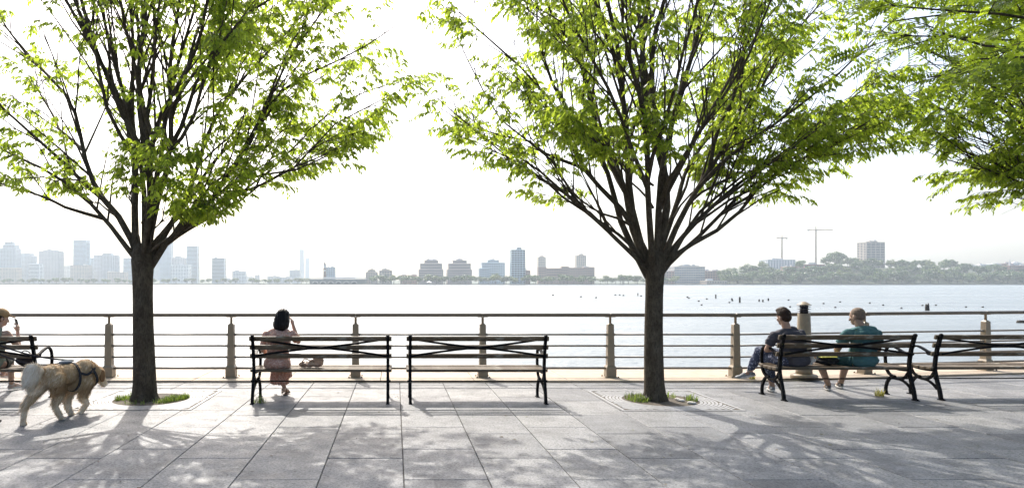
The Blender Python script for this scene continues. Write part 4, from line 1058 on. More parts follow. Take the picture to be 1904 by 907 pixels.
def shoe(parent, ankle, toe_dir, upper, sole, L=.27, pitch=0, low=False, floor=None):
    a = V(ankle); d = V(toe_dir).normalized(); s = d.cross(V((0, 0, 1))).normalized(); u = s.cross(d).normalized()
    h = a - u * .068                                                          # point on the sole under the ankle
    M = Matrix((s, d, u)).transposed().to_4x4()
    mb = MB(); q = lambda x, y, z: h + s * x + d * y + u * z
    mb.ell(q(0, -.02, .03), (.036, .055, .035), M); mb.ell(q(0, .08, .032), (.040, .08, .032), M); mb.ell(q(0, L - .105, .024), (.044, .058, .026), M)
    if not low: mb.cap(q(0, -.005, .04), q(0, 0, .085), .042, .040)
    mb.cap(q(0, .03, .06), q(0, .10, .040), .030, .030)
    sh = put("shoe", remesh(mb, .007, 3), upper, parent)
    mb = MB(); n = 24; vs = []
    for z, k in ((-.006, .94), (.004, 1.0), (.020, 1.0), (.024, .96)):
        for j in range(n):
            an = 2 * math.pi * j / n; yy = math.sin(an); xx = math.cos(an) * (.044 if yy > .1 else .037)
            vs.append(q(xx * k, .055 + yy * (L / 2) * k, z))
    mb.add(vs, [(i * n + j, i * n + (j + 1) % n, (i + 1) * n + (j + 1) % n, (i + 1) * n + j) for i in range(3) for j in range(n)] + [tuple(range(n - 1, -1, -1)), tuple(range(3 * n, 4 * n))], True)
    mb.build("sole", sole, sh)
    mb = MB()
    for i in range(4): mb.cap(q(-.022, .045 + i * .02, .078 - i * .007), q(.022, .045 + i * .02, .078 - i * .007), .004, .004, 6)
    if not low: mb.build("lace", sole, sh)
    return sh

# ---------------- bald man in teal
def person(loc, label): return empty("person", loc, label, "person")
def loc_(o, L):                                                              # figures are built in world space, then hung on their base point
    for c in o.children: c.location = c.location - V(L)
def figure(o, mb, skin, vox=.0072): return put("body", remesh(mb, vox, 4), skin, o)

L0 = (6.53, 9.45, 0); pr = person(L0, "bald man in a teal T-shirt and shorts seated on the right bench")
hc, M = V((6.505, 9.47, 1.135)), hm(22, -10)
mb = MB(); head(mb, hc, M, 1.04)
pel, ch, nk = V((6.55, 9.42, .53)), V((6.54, 9.37, .80)), V((6.525, 9.40, .99))
mb.cap(nk + V((0, .0, -.06)), hc + V((0, -.015, -.05)), .062, .056); mb.ell(pel, (.17, .125, .11)); mb.ell((pel + ch) / 2, (.15, .11, .17)); mb.ell(ch + V((0, 0, .03)), (.16, .10, .14))
shL, shR = V((6.335, 9.41, .90)), V((6.735, 9.41, .90))
elL, wrL = V((6.245, 9.50, .665)), V((6.37, 9.70, .60)); elR, wrR = V((6.82, 9.50, .665)), V((6.70, 9.70, .60))
for sh, el, wr in ((shL, elL, wrL), (shR, elR, wrR)): mb.chain([ch + (sh - ch) * .5 + V((0, 0, .03)), sh, el, wr], [.05, .046, .044, .030])
hand(mb, wrL, (.5, .6, -.25), (0, 0, -1), .5, 1); hand(mb, wrR, (-.5, .6, -.25), (0, 0, -1), .5, -1)
hpL, hpR = V((6.44, 9.43, .515)), V((6.66, 9.43, .515)); knL, knR = V((6.17, 9.86, .52)), V((6.64, 9.90, .52)); anL, anR = V((6.43, 9.98, .09)), V((6.74, 10.17, .09))
for a, b, c in ((hpL, knL, anL), (hpR, knR, anR)): mb.chain([a, b, b.lerp(c, .35) + V((0, -.02, 0)), c], [.088, .058, .054, .036]); mb.cap(c, c + V((0, .05, -.03)), .036, .035)
bd = figure(pr, mb, S_mid); eyes(hc, M, bd, 1.04)
mb = MB(); mb.ell(hc + M @ V((0, -.016, .030)), (.0795, .100, .090), M); mb.ell(hc + M @ V((0, -.045, -.012)), (.070, .062, .06), M); put('hair', remesh(mb, .007, 2), simple('cropped_stubble_hair', (.15, .108, .08), .85, 90, .35, .4, 200, .002), pr)
mb = MB(); mb.ell(pel + V((0, -.005, .0)), (.20, .15, .125)); mb.ell((pel + ch) / 2, (.185, .135, .19)); mb.ell(ch + V((0, 0, .035)), (.20, .138, .17)); mb.cap(ch + V((-.10, .01, .12)), ch + V((.10, .01, .12)), .08, .08)
mb.cap(nk + V((0, .005, -.07)), nk + V((0, .008, -.005)), .085, .073, flat=True)
for sh, el in ((shL, elL), (shR, elR)): mb.cap(sh + V((0, 0, -.012)), sh.lerp(el, .66), .076, .074, flat=True); mb.ell(sh + V((0, 0, -.012)), .077); mb.cap(sh + V((0, 0, -.012)), nk + V((0, 0, -.045)), .066, .07)
put("t_shirt", remesh(mb, .009, 5, wrinkle(1, .017, (6, 8, 13))), cloth("teal_shirt", (.055, .125, .130)), pr)
mb = MB(); mb.ell(pel + V((0, .02, -.01)), (.185, .14, .10))
for a, b in ((hpL, knL), (hpR, knR)): mb.cap(a, a.lerp(b, .9), .105, .082, flat=True)
put("shorts", remesh(mb, .009, 4, wrinkle(2, .012, (10, 9, 12))), cloth("dark_teal_shorts", (.025, .075, .082)), pr)
M_wsole = simple("white_rubber", (.62, .60, .56), .6); M_bshoe = simple("black_white_sneaker", (.09, .085, .085), .6, 9, .9)
shoe(pr, anL + V((0, .01, 0)), (.5, 1, 0), M_bshoe, M_wsole); shoe(pr, anR + V((0, .01, 0)), (.35, 1, 0), M_bshoe, M_wsole); loc_(pr, L0)

# ---------------- dark-haired man in a grey shirt
L0 = (5.58, 9.45, 0); pr = person(L0, "dark-haired man in a grey-purple T-shirt sitting cross-legged on the right bench")
hc, M = V((5.475, 9.48, 1.125)), hm(16, -8, -6)
pel, ch, nk = V((5.62, 9.43, .53)), V((5.55, 9.43, .77)), V((5.50, 9.45, .965))
mb = MB(); head(mb, hc, M); mb.cap(nk + V((.01, -.01, -.05)), hc + V((0, -.02, -.05)), .058, .053); mb.ell(pel, (.165, .12, .11)); mb.ell((pel + ch) / 2, (.145, .11, .16)); mb.ell(ch + V((0, 0, .03)), (.15, .095, .13), hm(0, 0, -6))
shL, shR = V((5.335, 9.47, .865)), V((5.695, 9.45, .90)); elL, wrL = V((5.27, 9.53, .655)), V((5.41, 9.72, .63)); elR, wrR = V((5.77, 9.54, .66)), V((5.63, 9.72, .62))
for sh, el, wr in ((shL, elL, wrL), (shR, elR, wrR)): mb.chain([ch + (sh - ch) * .5 + V((0, 0, .03)), sh, el, wr], [.05, .042, .040, .028])
hand(mb, wrL, (.6, .45, -.1), (0, 0, -1), .6, 1); hand(mb, wrR, (-.6, .45, -.1), (0, 0, -1), .6, -1)
hpL, hpR = V((5.51, 9.44, .515)), V((5.72, 9.45, .525)); knL, anL = V((5.45, 9.88, .50)), V((5.53, 9.86, .09)); knR, anR = V((5.37, 9.90, .60)), V((5.29, 10.04, .275))
mb.chain([hpL, knL, anL], [.08, .055, .036]); mb.chain([hpR, knR, anR], [.08, .055, .036]); mb.cap(anL, anL + V((0, .05, -.03)), .035, .034); mb.cap(anR, anR + V((-.05, .0, -.03)), .035, .034)
bd = figure(pr, mb, S_warm); eyes(hc, M, bd)
mb = MB(); Lh = lambda *q: hc + M @ V(q)
mb.ell(Lh(0, -.015, .040), (.080, .100, .085), M); mb.ell(Lh(0, .0, .085), (.062, .085, .058), M); mb.ell(Lh(0, -.045, -.01), (.074, .062, .075), M); mb.ell(Lh(0, .045, .095), (.05, .05, .04), M)
put("hair", remesh(mb, .007, 2, wrinkle(5, .004, (60, 60, 30))), M_hair2, pr)
mb = MB(); 
for k in (-1, 1): mb.tube([Lh(k * .079, -.0, .0), Lh(k * .070, .085, -.006), Lh(k * .05, .098, -.010)], .002, 6)
put("glasses", mb.mesh("glasses"), M_iron, pr)
mb = MB(); mb.ell(pel + V((0, -.005, 0)), (.192, .142, .125)); mb.ell((pel + ch) / 2, (.178, .132, .18)); mb.ell(ch + V((0, 0, .035)), (.19, .132, .16), hm(0, 0, -6)); mb.cap(shL + V((.1, 0, .02)), shR + V((-.1, 0, .02)), .075, .075)
mb.cap(nk + V((.01, -.005, -.07)), nk + V((0, .0, .0)), .08, .068, flat=True)
for sh, el in ((shL, elL), (shR, elR)): mb.cap(sh + V((0, 0, -.012)), sh.lerp(el, .66), .071, .070, flat=True); mb.ell(sh + V((0, 0, -.012)), .072); mb.cap(sh + V((0, 0, -.012)), nk + V((0, 0, -.045)), .062, .066)
put("t_shirt", remesh(mb, .009, 5, wrinkle(3, .017, (6, 8, 13))), cloth("grey_purple_shirt", (.060, .057, .068)), pr)
mb = MB(); mb.ell(pel + V((0, .02, -.01)), (.178, .135, .10))
mb.chain([hpL, knL, anL + V((0, 0, .10))], [.10, .078, .058]); mb.chain([hpR, knR, anR.lerp(knR, .22)], [.10, .078, .058])
put("trousers", remesh(mb, .009, 4, wrinkle(4, .012, (12, 9, 12))), floral_mat(), pr)
M_gshoe = simple("grey_sneaker", (.20, .21, .22), .7, 60, .35); shoe(pr, anL + V((0, .01, 0)), (.25, 1, 0), M_gshoe, M_wsole); shoe(pr, anR, (-1, .12, -.20), M_gshoe, M_wsole); loc_(pr, L0)

# ---------------- woman in the pink dress
L0 = (-1.62, 9.2, 0); pr = person(L0, "woman with black bobbed hair in a pink speckled dress, hand raised to her face")
hc, M = V((-1.555, 9.235, 1.125)), hm(-20, -8, 4)
pel, ch, nk = V((-1.63, 9.19, .52)), V((-1.61, 9.17, .76)), V((-1.585, 9.19, .955))
mb = MB(); head(mb, hc, M, .95); mb.cap(nk + V((0, -.01, -.05)), hc + V((0, -.02, -.05)), .050, .046); mb.ell(pel, (.165, .12, .10)); mb.ell((pel + ch) / 2, (.125, .095, .15)); mb.ell(ch + V((0, 0, .05)), (.145, .10, .14))
shL, shR = V((-1.775, 9.19, .91)), V((-1.425, 9.20, .91)); elL, wrL = V((-1.84, 9.27, .67)), V((-1.74, 9.47, .60)); elR, wrR = V((-1.36, 9.33, .79)), V((-1.425, 9.31, 1.00))
for sh, el, wr in ((shL, elL, wrL), (shR, elR, wrR)): mb.chain([ch + (sh - ch) * .5 + V((0, 0, .05)), sh, el, wr], [.058, .046, .036, .024])
hand(mb, wrL, (.5, .5, -.2), (0, 0, -1), .5, 1); hand(mb, wrR, (-.25, .1, .9), (-1, .1, 0), .35, 1)
hpL, hpR = V((-1.72, 9.2, .505)), V((-1.54, 9.2, .505)); knL, anL = V((-1.70, 9.58, .53)), V((-1.60, 9.62, .095)); knR, anR = V((-1.62, 9.60, .60)), V((-1.76, 9.75, .24))
mb.chain([hpL, knL, knL.lerp(anL, .35) + V((0, -.02, 0)), anL], [.08, .052, .046, .030]); mb.chain([hpR, knR, knR.lerp(anR, .35), anR], [.08, .052, .046, .030])
mb.cap(anL + V((0, -.02, -.02)), anL + V((.02, .13, -.062)), .030, .026); mb.cap(anR, anR + V((-.03, .12, -.05)), .028, .024)
for i in range(5): mb.cap(anL + V((.02 + (i - 2) * .014, .12, -.066)), anL + V((.025 + (i - 2) * .016, .165 - abs(i - 2) * .008, -.074)), .0095, .008, 6)
bd = figure(pr, mb, S_light); eyes(hc, M, bd, .95)
mb = MB(); Lh = lambda *q: hc + M @ (V(q) * .97)
mb.ell(Lh(0, -.018, .035), (.092, .108, .092), M); mb.ell(Lh(0, -.045, -.03), (.104, .085, .10), M); mb.ell(Lh(0, -.05, -.10), (.112, .075, .085), M); mb.ell(Lh(0, -.055, -.13), (.10, .06, .07), M); mb.ell(Lh(-.075, .01, -.06), (.034, .05, .095), M); mb.ell(Lh(.075, .0, -.06), (.034, .045, .095), M)
put("hair", remesh(mb, .007, 3, lambda c: .0035 * math.sin(c.x * 190) + .003 * mnoise.noise(V((c.x * 60, c.y * 60, c.z * 6)))), M_hair, pr)
mb = MB(); mb.ell(pel, (.172, .14, .12)); mb.ell((pel + ch) / 2, (.155, .12, .18)); mb.ell(ch + V((0, 0, .05)), (.172, .122, .15)); mb.cap(shL + V((.08, 0, .01)), shR + V((-.08, 0, .01)), .06, .06); mb.cap(nk + V((0, -.005, -.06)), nk + V((0, 0, -.01)), .068, .056, flat=True)
for sh, el in ((shL, elL), (shR, elR)): mb.cap(sh + V((0, 0, -.01)), sh.lerp(el, .78), .057, .064, flat=True); mb.ell(sh + V((0, 0, -.012)), .058); mb.cap(sh + V((0, 0, -.01)), nk + V((0, 0, -.05)), .054, .056)
mb.chain([hpL, knL], [.10, .09]); mb.chain([hpR, knR], [.10, .09]); mb.chain([V((-1.63, 9.3, .50)), V((-1.66, 9.56, .54))], [.14, .12])
mb.cap(V((-1.665, 9.60, .52)), V((-1.675, 9.64, .17)), .105, .128, flat=True); mb.cap(V((-1.60, 9.60, .50)), V((-1.60, 9.63, .26)), .09, .10, flat=True)
def pleat(c):
    w_ = wrinkle(6, .011, (9, 8, 10))(c)
    a = math.atan2(c.y - 9.62, c.x + 1.68); k = min(1, max(0, (.56 - c.z) / .2)); return w_ + k * .011 * math.sin(a * 17 + 3 * mnoise.noise(c * 5))
put("dress", remesh(mb, .0085, 4, pleat), dress_mat(), pr)
M_sand = simple("brown_sandal", (.12, .06, .035), .5)
for an, nm in ((anL, 1),):
    mb = MB(); M3 = Matrix.Identity(4); mb.ell(an + V((.012, .06, -.083)), (.042, .125, .012)); mb.tube([an + V((-.045, .10, -.08)), an + V((-.01, .11, -.038)), an + V((.035, .115, -.038)), an + V((.062, .11, -.08))], .010, 6)
    mb.tube([an + V((-.035, -.01, -.08)), an + V((-.037, .0, -.01)), an + V((0, .036, .012)), an + V((.037, .0, -.01)), an + V((.035, -.01, -.08))], .008, 6); mb.build("sandal", M_sand, pr)
loc_(pr, L0); pr.location.x += .015

# ---------------- woman with cap and phone, cut by the left edge
L0 = (-5.47, 9.2, 0); pr = person(L0, "woman in a tan cap at the left edge looking at her phone")
hc, M = V((-5.425, 9.25, 1.125)), hm(-42, -12)
pel, ch, nk = V((-5.50, 9.20, .52)), V((-5.48, 9.18, .76)), V((-5.455, 9.21, .955))
mb = MB(); head(mb, hc, M, .96); mb.cap(nk + V((0, -.01, -.05)), hc + V((0, -.015, -.05)), .050, .047); mb.ell(pel, (.165, .12, .10)); mb.ell((pel + ch) / 2, (.13, .10, .15)); mb.ell(ch + V((0, 0, .05)), (.15, .10, .14))
shL, shR = V((-5.65, 9.19, .91)), V((-5.325, 9.22, .905)); elL, wrL = V((-5.70, 9.36, .70)), V((-5.50, 9.50, .78)); elR, wrR = V((-5.265, 9.40, .70)), V((-5.335, 9.50, .905))
for sh, el, wr in ((shL, elL, wrL), (shR, elR, wrR)): mb.chain([ch + (sh - ch) * .5 + V((0, 0, .05)), sh, el, wr], [.058, .048, .037, .025])
hand(mb, wrL, (.6, .2, .2), (0, -1, 0), .6, 1); hand(mb, wrR, (-.05, .1, .95), (-.8, .1, 0), .75, -1)
hpL, hpR = V((-5.59, 9.2, .505)), V((-5.40, 9.2, .505)); knL, anL = V((-5.62, 9.66, .58)), V((-5.86, 10.05, .26)); knR, anR = V((-5.57, 9.72, .51)), V((-5.72, 10.02, .095))
for a, b, c in ((hpL, knL, anL), (hpR, knR, anR)): mb.chain([a, b, b.lerp(c, .35), c], [.082, .055, .050, .034]); mb.cap(c, c + V((.02, .06, -.03)), .034, .034)
bd = figure(pr, mb, S_light); eyes(hc, M, bd, .96)
Lh = lambda *q: hc + M @ (V(q) * .98)
mb = MB(); mb.ell(Lh(0, -.03, .0), (.082, .09, .09), M); mb.ell(Lh(0, -.11, -.04), (.035, .045, .06), M); put("hair", remesh(mb, .007, 2, wrinkle(8, .004, (50, 50, 20))), M_hair2, pr)
mb = MB(); mb.ell(Lh(0, -.008, .055), (.088, .108, .078), M); mb.ell(Lh(0, .12, .045), (.068, .075, .009), M @ Matrix.Rotation(R(-14), 4, 'X')); mb.ell(Lh(0, -.005, .133), (.011, .011, .007), M); put("cap", remesh(mb, .0055, 2), cloth("tan_cap", (.28, .19, .10)), pr)
mb = MB(); mb.ell(pel, (.178, .135, .12)); mb.ell((pel + ch) / 2, (.15, .118, .17)); mb.ell(ch + V((0, 0, .03)), (.165, .118, .13))
for k in (-1, 1): mb.cap(ch + V((k * .09, -.05, .12)), ch + V((k * .085, .0, .205)), .035, .03)
put("tank_top", remesh(mb, .009, 4, wrinkle(9, .006)), cloth("sage_top", (.22, .24, .19)), pr)
mb = MB(); mb.ell(pel + V((0, .02, -.01)), (.182, .14, .10))
for a, b in ((hpL, knL), (hpR, knR)): mb.cap(a, a.lerp(b, .8), .105, .085, flat=True)
put("shorts", remesh(mb, .009, 4, wrinkle(10, .006)), cloth("dark_olive_shorts", (.03, .032, .026)), pr)
for an, dr in ((anR, (.35, 1, 0)), (anL, (.3, 1, -.25))):
    shoe(pr, an + V((0, .01, 0)), dr, simple("pink_beige_shoe", (.42, .31, .26), .6), M_wsole, .25)
    mb = MB(); mb.cap(an + V((0, 0, -.01)), an + V((.0, -.01, .07)), .041, .040, flat=True); mb.build("sock", cloth("white_sock", (.6, .58, .55)), pr)
loc_(pr, L0)
ph = wrR + V((-.035, .035, .125)); Mp = hm(-38, 18, 14)
po = empty("phone", ph, "black phone held up by the woman in the tan cap", "phone"); mb = MB(); mb.cbox((0, 0, 0), (.068, .009, .14), .003, Mp); mb.build("case", simple("black_phone", (.01, .01, .012), .2), po)
mb = MB(); mb.box(Mp @ V((0, .0062, 0)), (.062, .001, .13), Mp); mb.build("screen", simple("phone_glass", (.02, .025, .03), .08), po)
mb = MB(); mb.box(Mp @ V((.02, -.0065, .048)), (.018, .004, .026), Mp); mb.build("lens", simple("phone_lens", (.03, .03, .035), .1), po)

# ---------------- dog walker, only the tip of a shoe is in the frame
L0 = (-4.92, 7.42, 0); pr = person(L0, "person in dark clothes at the left edge holding the dog's leash, shoe tip showing"); hc, M = V((-4.98, 7.48, 1.60)), hm(-15, -5)
pel, ch, nk = V((-4.95, 7.42, .93)), V((-4.96, 7.42, 1.22)), V((-4.97, 7.45, 1.44)); mb = MB(); head(mb, hc, M); mb.cap(nk + V((0, -.01, -.05)), hc + V((0, -.02, -.05)), .058, .053); mb.ell(pel, (.16, .115, .13)); mb.ell((pel + ch) / 2, (.145, .105, .18)); mb.ell(ch + V((0, 0, .04)), (.17, .11, .17))
shL, shR = V((-5.16, 7.42, 1.38)), V((-4.78, 7.45, 1.38)); elL, wrL = V((-5.22, 7.36, 1.10)), V((-5.20, 7.44, .86)); elR, wrR = V((-4.72, 7.42, 1.11)), V((-4.66, 7.60, .96))
for sh, el, wr in ((shL, elL, wrL), (shR, elR, wrR)): mb.chain([ch + (sh - ch) * .5 + V((0, 0, .05)), sh, el, wr], [.066, .054, .040, .028])
hand(mb, wrL, (0, .2, -1), (0, 1, 0), .4, 1); hand(mb, wrR, (.3, .9, -.2), (0, 0, -1), .95, -1)
hpL, hpR = V((-5.05, 7.42, .88)), V((-4.86, 7.42, .88)); knL, anL = V((-5.06, 7.34, .48)), V((-5.07, 7.12, .12)); knR, anR = V((-4.80, 7.52, .48)), V((-4.665, 7.55, .09))
for a, b, c in ((hpL, knL, anL), (hpR, knR, anR)): mb.chain([a, b, c], [.085, .058, .038]); mb.cap(c, c + V((0, .06, -.03)), .035, .034)
bd = figure(pr, mb, S_mid, .008); eyes(hc, M, bd)
mb = MB(); mb.ell(hc + V((0, -.02, .035)), (.084, .102, .09), M); put("hair", remesh(mb, .008, 2), M_hair2, pr)
mb = MB(); mb.ell(pel + V((0, 0, .05)), (.18, .135, .12)); mb.ell((pel + ch) / 2, (.17, .125, .2)); mb.ell(ch + V((0, 0, .05)), (.195, .13, .18)); mb.cap(shL + V((.1, 0, 0)), shR + V((-.1, 0, 0)), .075, .075)
for sh, el, wr in ((shL, elL, wrL), (shR, elR, wrR)): mb.chain([sh, el, el.lerp(wr, .85)], [.075, .06, .045])
put("jacket", remesh(mb, .01, 4, wrinkle(12, .007)), cloth("dark_jacket", (.03, .032, .038)), pr)
mb = MB(); mb.ell(pel, (.175, .13, .13)); mb.chain([hpL, knL, anL + V((0, 0, .03))], [.10, .078, .06]); mb.chain([hpR, knR, anR + V((0, 0, .05))], [.10, .078, .06]); put("trousers", remesh(mb, .01, 4, wrinkle(13, .006)), cloth("dark_trousers", (.025, .027, .035)), pr)
M_dsh = simple("black_shoe", (.02, .018, .018), .5); shoe(pr, anL, (.2, 1, .35), M_dsh, M_dsh); shoe(pr, anR, (1.0, .25, 0), M_dsh, M_dsh); loc_(pr, L0)
WALK_HAND = wrR + V((.02, .07, -.02))

# ================================================================== DOG
dp = P
hipc, shc = P(97, 698, 7.70), P(150, 694, 8.08); fw = (shc - hipc); fw.z = 0; fw.normalize(); sdv = V((fw.y, -fw.x, 0))      # forward and right of the dog
BASE = V((hipc.x, (hipc.y + shc.y) / 2, 0)); dog = empty("dog", BASE, "golden retriever walking right in a dark harness on a leash", "dog")
mb = MB()
def el2(c, r): mb.ell(c, (r[0], r[1], r[2]), Matrix((sdv, fw, V((0, 0, 1)))).transposed().to_4x4())
el2(hipc + V((0, 0, .0)), (.105, .15, .13)); el2((hipc + shc) / 2 + V((0, 0, .01)), (.108, .24, .122)); el2(shc + V((0, 0, -.035)) , (.112, .165, .17)); el2(shc + fw * .09 + V((0, 0, -.08)), (.10, .11, .14))
hd = P(181, 694, 8.34); mz = P(195, 714, 8.46)
mb.chain([shc + fw * .05 + V((0, 0, .04)), shc.lerp(hd, .55) + V((0, 0, .035)), hd], [.125, .10, .088]); el2(hd, (.08, .10, .085)); hfw = (mz - hd).normalized()
mb.chain([hd + hfw * .03, mz - hfw * .03], [.066, .042]); mb.ell(mz - hfw * .015, (.036, .036, .034)); mb.cap(hd + hfw * .05 + V((0, 0, -.035)), mz + V((0, 0, -.032)) - hfw * .03, .045, .026)
ear = []
for k in (-1, 1):
    a = hd + sdv * k * .072 + V((0, 0, .035)) - fw * .01; b = a + sdv * k * .022 + V((0, 0, -.12)) + fw * .015; ear.append((a, b))
# legs: (points, radii)
def leg(pts, rad): mb.chain(pts, rad)
hl = [hipc - sdv * .075 - fw * .02 + V((0, 0, -.02)), P(72, 722, 7.60), P(47, 753, 7.52), P(43, 783, 7.56)]
leg(hl, [.10, .070, .036, .028]); mb.ell(P(43.5, 787.5, 7.58), (.035, .05, .022))
hr = [hipc + sdv * .07 + V((0, 0, -.03)), P(112, 726, 7.86), P(102, 755, 7.80), P(113, 775, 7.88)]
leg(hr, [.095, .064, .036, .028]); mb.ell(P(117, 778, 7.93), (.035, .052, .022))
fl = [shc - sdv * .085 + V((0, 0, -.09)), P(124, 740, 8.06), P(127, 757, 8.10), P(133, 768, 8.15)]
leg(fl, [.080, .052, .037, .030]); mb.ell(P(136, 770.3, 8.2), (.036, .052, .022))
fr = [shc + sdv * .075 + fw * .03 + V((0, 0, -.09)), P(154, 738, 8.30), P(161, 749, 8.34), P(152, 763, 8.28)]
leg(fr, [.078, .050, .037, .030]); mb.ell(P(149, 767, 8.26), (.034, .038, .030))
tl = [hipc - fw * .13 + V((0, 0, .06)), P(72, 690, 7.48), P(60, 688, 7.40), P(56, 706, 7.38), P(60, 722, 7.42)]
mb.chain(tl, [.04, .05, .075, .068, .03]); mb.ell(P(60, 697, 7.40), (.085, .085, .095))
dme = remesh(mb, .0095, 4)
n = len(dme.vertices); co = np.empty(n * 3); no = np.empty(n * 3); dme.vertices.foreach_get("co", co); dme.vertices.foreach_get("normal", no); co = co.reshape(-1, 3); no = no.reshape(-1, 3)
def pale(c):                                                                  # 0 rich gold .. 1 cream, by body region
    tail = min(np.linalg.norm(c - np.array(q)) for q in (tl[2], tl[3], tl[4])); t = .0
    if tail < .13: t = .95
    t = max(t, min(1, max(0, (.36 - c[2]) / .22)) * .8)
    back = np.dot(c - np.array(hipc), np.array(fw))
    t = max(t, .42 * min(1, max(0, (.10 - back) / .2)) * min(1, max(0, (.66 - c[2]) / .2)))
    mzd = np.linalg.norm(c - np.array(mz))
    if mzd < .12: t = max(t, .75 * (1 - mzd / .12) + .3)
    return t
tone0 = np.array([pale(c) for c in co]); tone0 = np.clip(tone0 + np.array([.28 * mnoise.noise(V(c) * 9) for c in co]), 0, 1)
M_fur = attr_mat("golden_fur", [(0, (.46, .32, .18)), (.4, (.62, .49, .33)), (1, (.82, .75, .64))], .75, .12)
at = dme.attributes.new("tone", 'FLOAT', 'POINT'); at.data.foreach_set("value", tone0.astype(np.float32))
bd = put("body", dme, M_fur, dog)
rg = np.random.default_rng(5); K = 17000; ii = rg.integers(0, n, K); p = co[ii] + rg.normal(0, .004, (K, 3)); nn = no[ii]
flow = -np.array(fw) * .9 + np.array([0, 0, -.75]); fl_ = np.tile(flow, (K, 1))
hb = np.array(hd); hz_ = np.array(mz); ax_ = hz_ - hb; tt = np.clip(((p - hb) @ ax_) / (ax_ @ ax_), 0, 1); dist = np.linalg.norm(p - (hb + tt[:, None] * ax_), axis=1); ln = np.where(dist < .115, .008, .036) * rg.uniform(.6, 1.3, K)
tld = np.min([np.linalg.norm(p - np.array(q), axis=1) for q in (tl[2], tl[3], tl[4])], axis=0); ln = np.where(tld < .14, .062 * rg.uniform(.6, 1.2, K), ln)
low = (p[:, 2] < .20) & (dist > .115) & (tld > .14); ln = np.where(low, .022 * rg.uniform(.5, 1.2, K), ln); feather = (p[:, 2] > .2) & (p[:, 2] < .42) & (nn @ np.array(fw) < -.1) & (dist > .115); ln = np.where(feather, .06 * rg.uniform(.6, 1.3, K), ln)
d = fl_ - nn * (fl_ * nn).sum(1, keepdims=True) * .9 + nn * .42 + rg.normal(0, .22, (K, 3)); d /= np.linalg.norm(d, axis=1, keepdims=True)
sd_ = np.cross(d, nn); sd_ /= np.linalg.norm(sd_, axis=1, keepdims=True) + 1e-6; wd = rg.uniform(.003, .0065, (K, 1))
vs = np.stack([p - sd_ * wd, p + sd_ * wd, p + d * ln[:, None] + np.array([0, 0, -.25]) * ln[:, None]], 1).reshape(-1, 3)
tone = np.repeat(np.clip(tone0[ii] + rg.normal(0, .24, K), 0, 1), 3)
cards("fur", vs, np.arange(K * 3).reshape(-1, 3), tone, M_fur, bd, kind="stuff")
M_ear = attr_mat("ear_fur", [(0, (.20, .11, .05)), (1, (.27, .16, .08))], .8)
for a, b in ear:
    mb = MB(); mb.ell((a + b) / 2, (.020, .046, .080), Matrix((sdv, fw, V((0, 0, 1)))).transposed().to_4x4()); put("ear", remesh(mb, .008, 2, wrinkle(3, .004, (30, 30, 20))), M_ear, dog)
M_nose = simple("dog_nose", (.012, .010, .010), .3)
mb = MB(); mb.ell(mz + hfw * .012 + V((0, 0, .008)), (.017, .017, .013)); mb.build("nose", M_nose, dog)
for k in (-1, 1):
    mb = MB(); mb.ell(hd + hfw * .075 + sdv * k * .042 + V((0, 0, .035)), (.010, .010, .010)); mb.build("eye", M_nose, dog)
mb = MB(); mb.cap(mz + V((0, 0, -.035)) - hfw * .07 - sdv * .02, mz + V((0, 0, -.034)) - hfw * .01, .012, .010, 8); mb.build("mouth", M_nose, dog)
for c in dog.children: c.location = -BASE
# harness
hs = empty("dog_harness", shc + V((0, 0, .16)), "dark webbing harness with a grey pouch on the dog's back", "harness"); M_web = cloth("dark_webbing", (.025, .025, .03)); M_pouch = cloth("grey_pouch", (.10, .12, .14))
def strap(c, nrm, ra, rb, nm):
    nrm = V(nrm).normalized(); u = V((0, 0, 1)); u = (u - nrm * u.dot(nrm)).normalized(); s = u.cross(nrm); mb = MB()
    pts = [c + s * math.cos(a) * ra + u * math.sin(a) * rb for a in [2 * math.pi * i / 28 for i in range(29)]]
    mb.tube(pts, 0, flat=(.016, .0045, nrm), caps=False); o = mb.build(nm, M_web, hs); o.location = -(shc + V((0, 0, .16)))
strap(shc - fw * .13 + V((0, 0, -.025)), fw, .132, .168, "girth_strap"); strap(shc + fw * .10 + V((0, 0, -.02)), fw + V((0, 0, .55)), .138, .172, "chest_strap")
mb = MB()
for k in (-1, 1): mb.tube(smooth_path([shc - fw * .13 + sdv * k * .125 + V((0, 0, .03)), shc - fw * .02 + sdv * k * .135 + V((0, 0, .0)), shc + fw * .1 + sdv * k * .13 + V((0, 0, .06))]), 0, flat=(.014, .004, (0, 0, 1)))
o = mb.build("side_strap", M_web, hs); o.location = -(shc + V((0, 0, .16)))
pc = hipc.lerp(shc, .50) + V((0, 0, .143)); mb = MB(); mb.ell(pc - sdv * .02, (.06, .085, .026), Matrix((sdv, fw, V((0, 0, 1)))).transposed().to_4x4()); o = put("pouch", remesh(mb, .007, 1), M_pouch, hs); o.location = -(shc + V((0, 0, .16)))
mb = MB(); mb.cbox(shc - fw * .13 - sdv * .135 + V((0, 0, -.07)), (.03, .05, .05), .006); o = mb.build("buckle", M_iron, hs); o.location = -(shc + V((0, 0, .16)))
ring = shc - fw * .10 + V((0, 0, .165))
lsh = empty("dog_leash", ring, "taut dark leash from the dog's harness to the left edge", "leash")
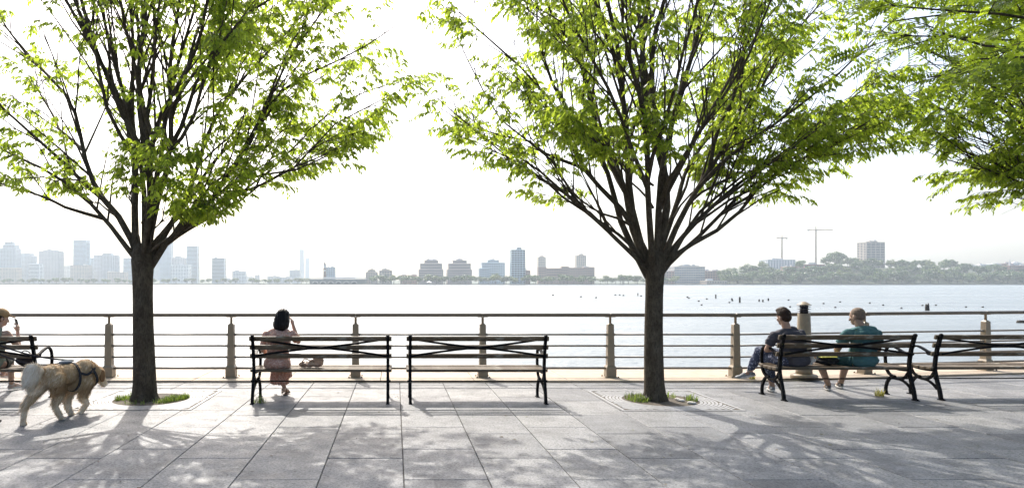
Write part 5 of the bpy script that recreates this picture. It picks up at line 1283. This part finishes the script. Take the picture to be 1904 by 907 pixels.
for i, (w2, e) in enumerate(((V((0, 0, 0)), WALK_HAND), (V((.0, .02, -.06)), WALK_HAND + V((-.01, .0, -.09)))) ):
    mb = MB(); A = ring; Bp = e; pts = [A.lerp(Bp, t_) + V((0, 0, -.05 * math.sin(math.pi * t_))) + w2 * math.sin(math.pi * min(1, t_ * 1.0)) for t_ in [k / 12 for k in range(13)]]
    mb.tube(pts, 0, flat=(.0085, .003, (0, 0, 1))); o = mb.build("leash_strap", M_web, lsh); o.location = -ring

# ================================================================== BAGS
def bag(name, c, r, rot, mat, label, seed, handle=None, amp=.02):
    b = empty(name, V(c), label, "bag"); mb = MB(); mb.ell((0, 0, r[2] * .95), r, hm(rot)); me = remesh(mb, .008, 2, wrinkle(seed, amp, (14, 14, 18)))
    for v_ in me.vertices: v_.co.z = max(.002, v_.co.z) if v_.co.z > 0 else .002 + .02 * v_.co.z
    put("bag_body", me, mat, b)
    if handle:
        mb = MB(); mb.tube(smooth_path(handle), .008, 6); mb.build("handle", mat, b)
    return b
hb_ = empty("hand_bag", (-1.14, 9.25, .443), "slouchy tan hand bag on the bench beside the woman in pink", "bag"); M_tan = simple("tan_leather", (.34, .235, .18), .45, 10, .3)
mb = MB(); mb.ell((-.02, 0, .045), (.16, .075, .045)); mb.ell((.07, 0, .075), (.085, .06, .075), hm(0, 0, -20)); mb.cap((.12, 0, .11), (-.06, -.01, .07), .028, .03); mb.ell((-.12, 0, .04), (.06, .05, .05))
me = remesh(mb, .007, 2, wrinkle(3, .016, (16, 14, 26)))
for v_ in me.vertices: v_.co.z = max(.002, v_.co.z)
put("bag_body", me, M_tan, hb_)
mb = MB(); mb.tube(smooth_path([(-.15, -.02, .06), (-.10, -.04, .12), (-.04, -.03, .10), (.0, -.03, .09)]), .007, 6); mb.tube(smooth_path([(.02, .0, .12), (.08, -.02, .165), (.13, 0, .15), (.15, 0, .09)]), .007, 6); mb.build("handle", M_tan, hb_)
bag("paper_bag", (5.86, 9.50, .445), (.075, .06, .075), 20, simple("white_paper", (.62, .61, .60), .8), "white paper bag on the bench between the two men", 4, None, .03)
tb = bag("tote_bag", (6.10, 9.50, .445), (.17, .09, .055), 0, cloth("black_tote", (.015, .015, .017)), "black tote bag with yellow-green paper on top, between the men", 5, None, .02)
mb = MB(); mb.cbox((.0, 0, .118), (.24, .12, .012), .004, hm(4, 6)); mb.build("paper_wrap", simple("yellow_green_paper", (.42, .42, .06), .7), tb)
bag("shoulder_bag", (-5.10, 9.28, .445), (.12, .08, .09), 15, cloth("black_pink_bag", (.02, .016, .02)), "black shoulder bag at the right end of the left bench", 6, [(-.08, 0, .13), (-.03, -.01, .22), (.05, 0, .2), (.08, 0, .12)])
# ================================================================== HAZE
kz = NT("haze_air"); kz.t.nodes.remove(kz.b)
pv = kz.n("ShaderNodeVolumePrincipled"); pv.inputs['Color'].default_value = (.84, .93, 1.0, 1); pv.inputs['Density'].default_value = .00014; pv.inputs['Anisotropy'].default_value = 0.35
kz.l(pv.outputs[0], kz.out.inputs['Volume'])
mb = MB(); mb.box((0, 2130, 108), (6400, 4420, 228)); hz = mb.build("haze", kz.m, kind="stuff")
tag(hz, "pale blue haze over the river and far shore")
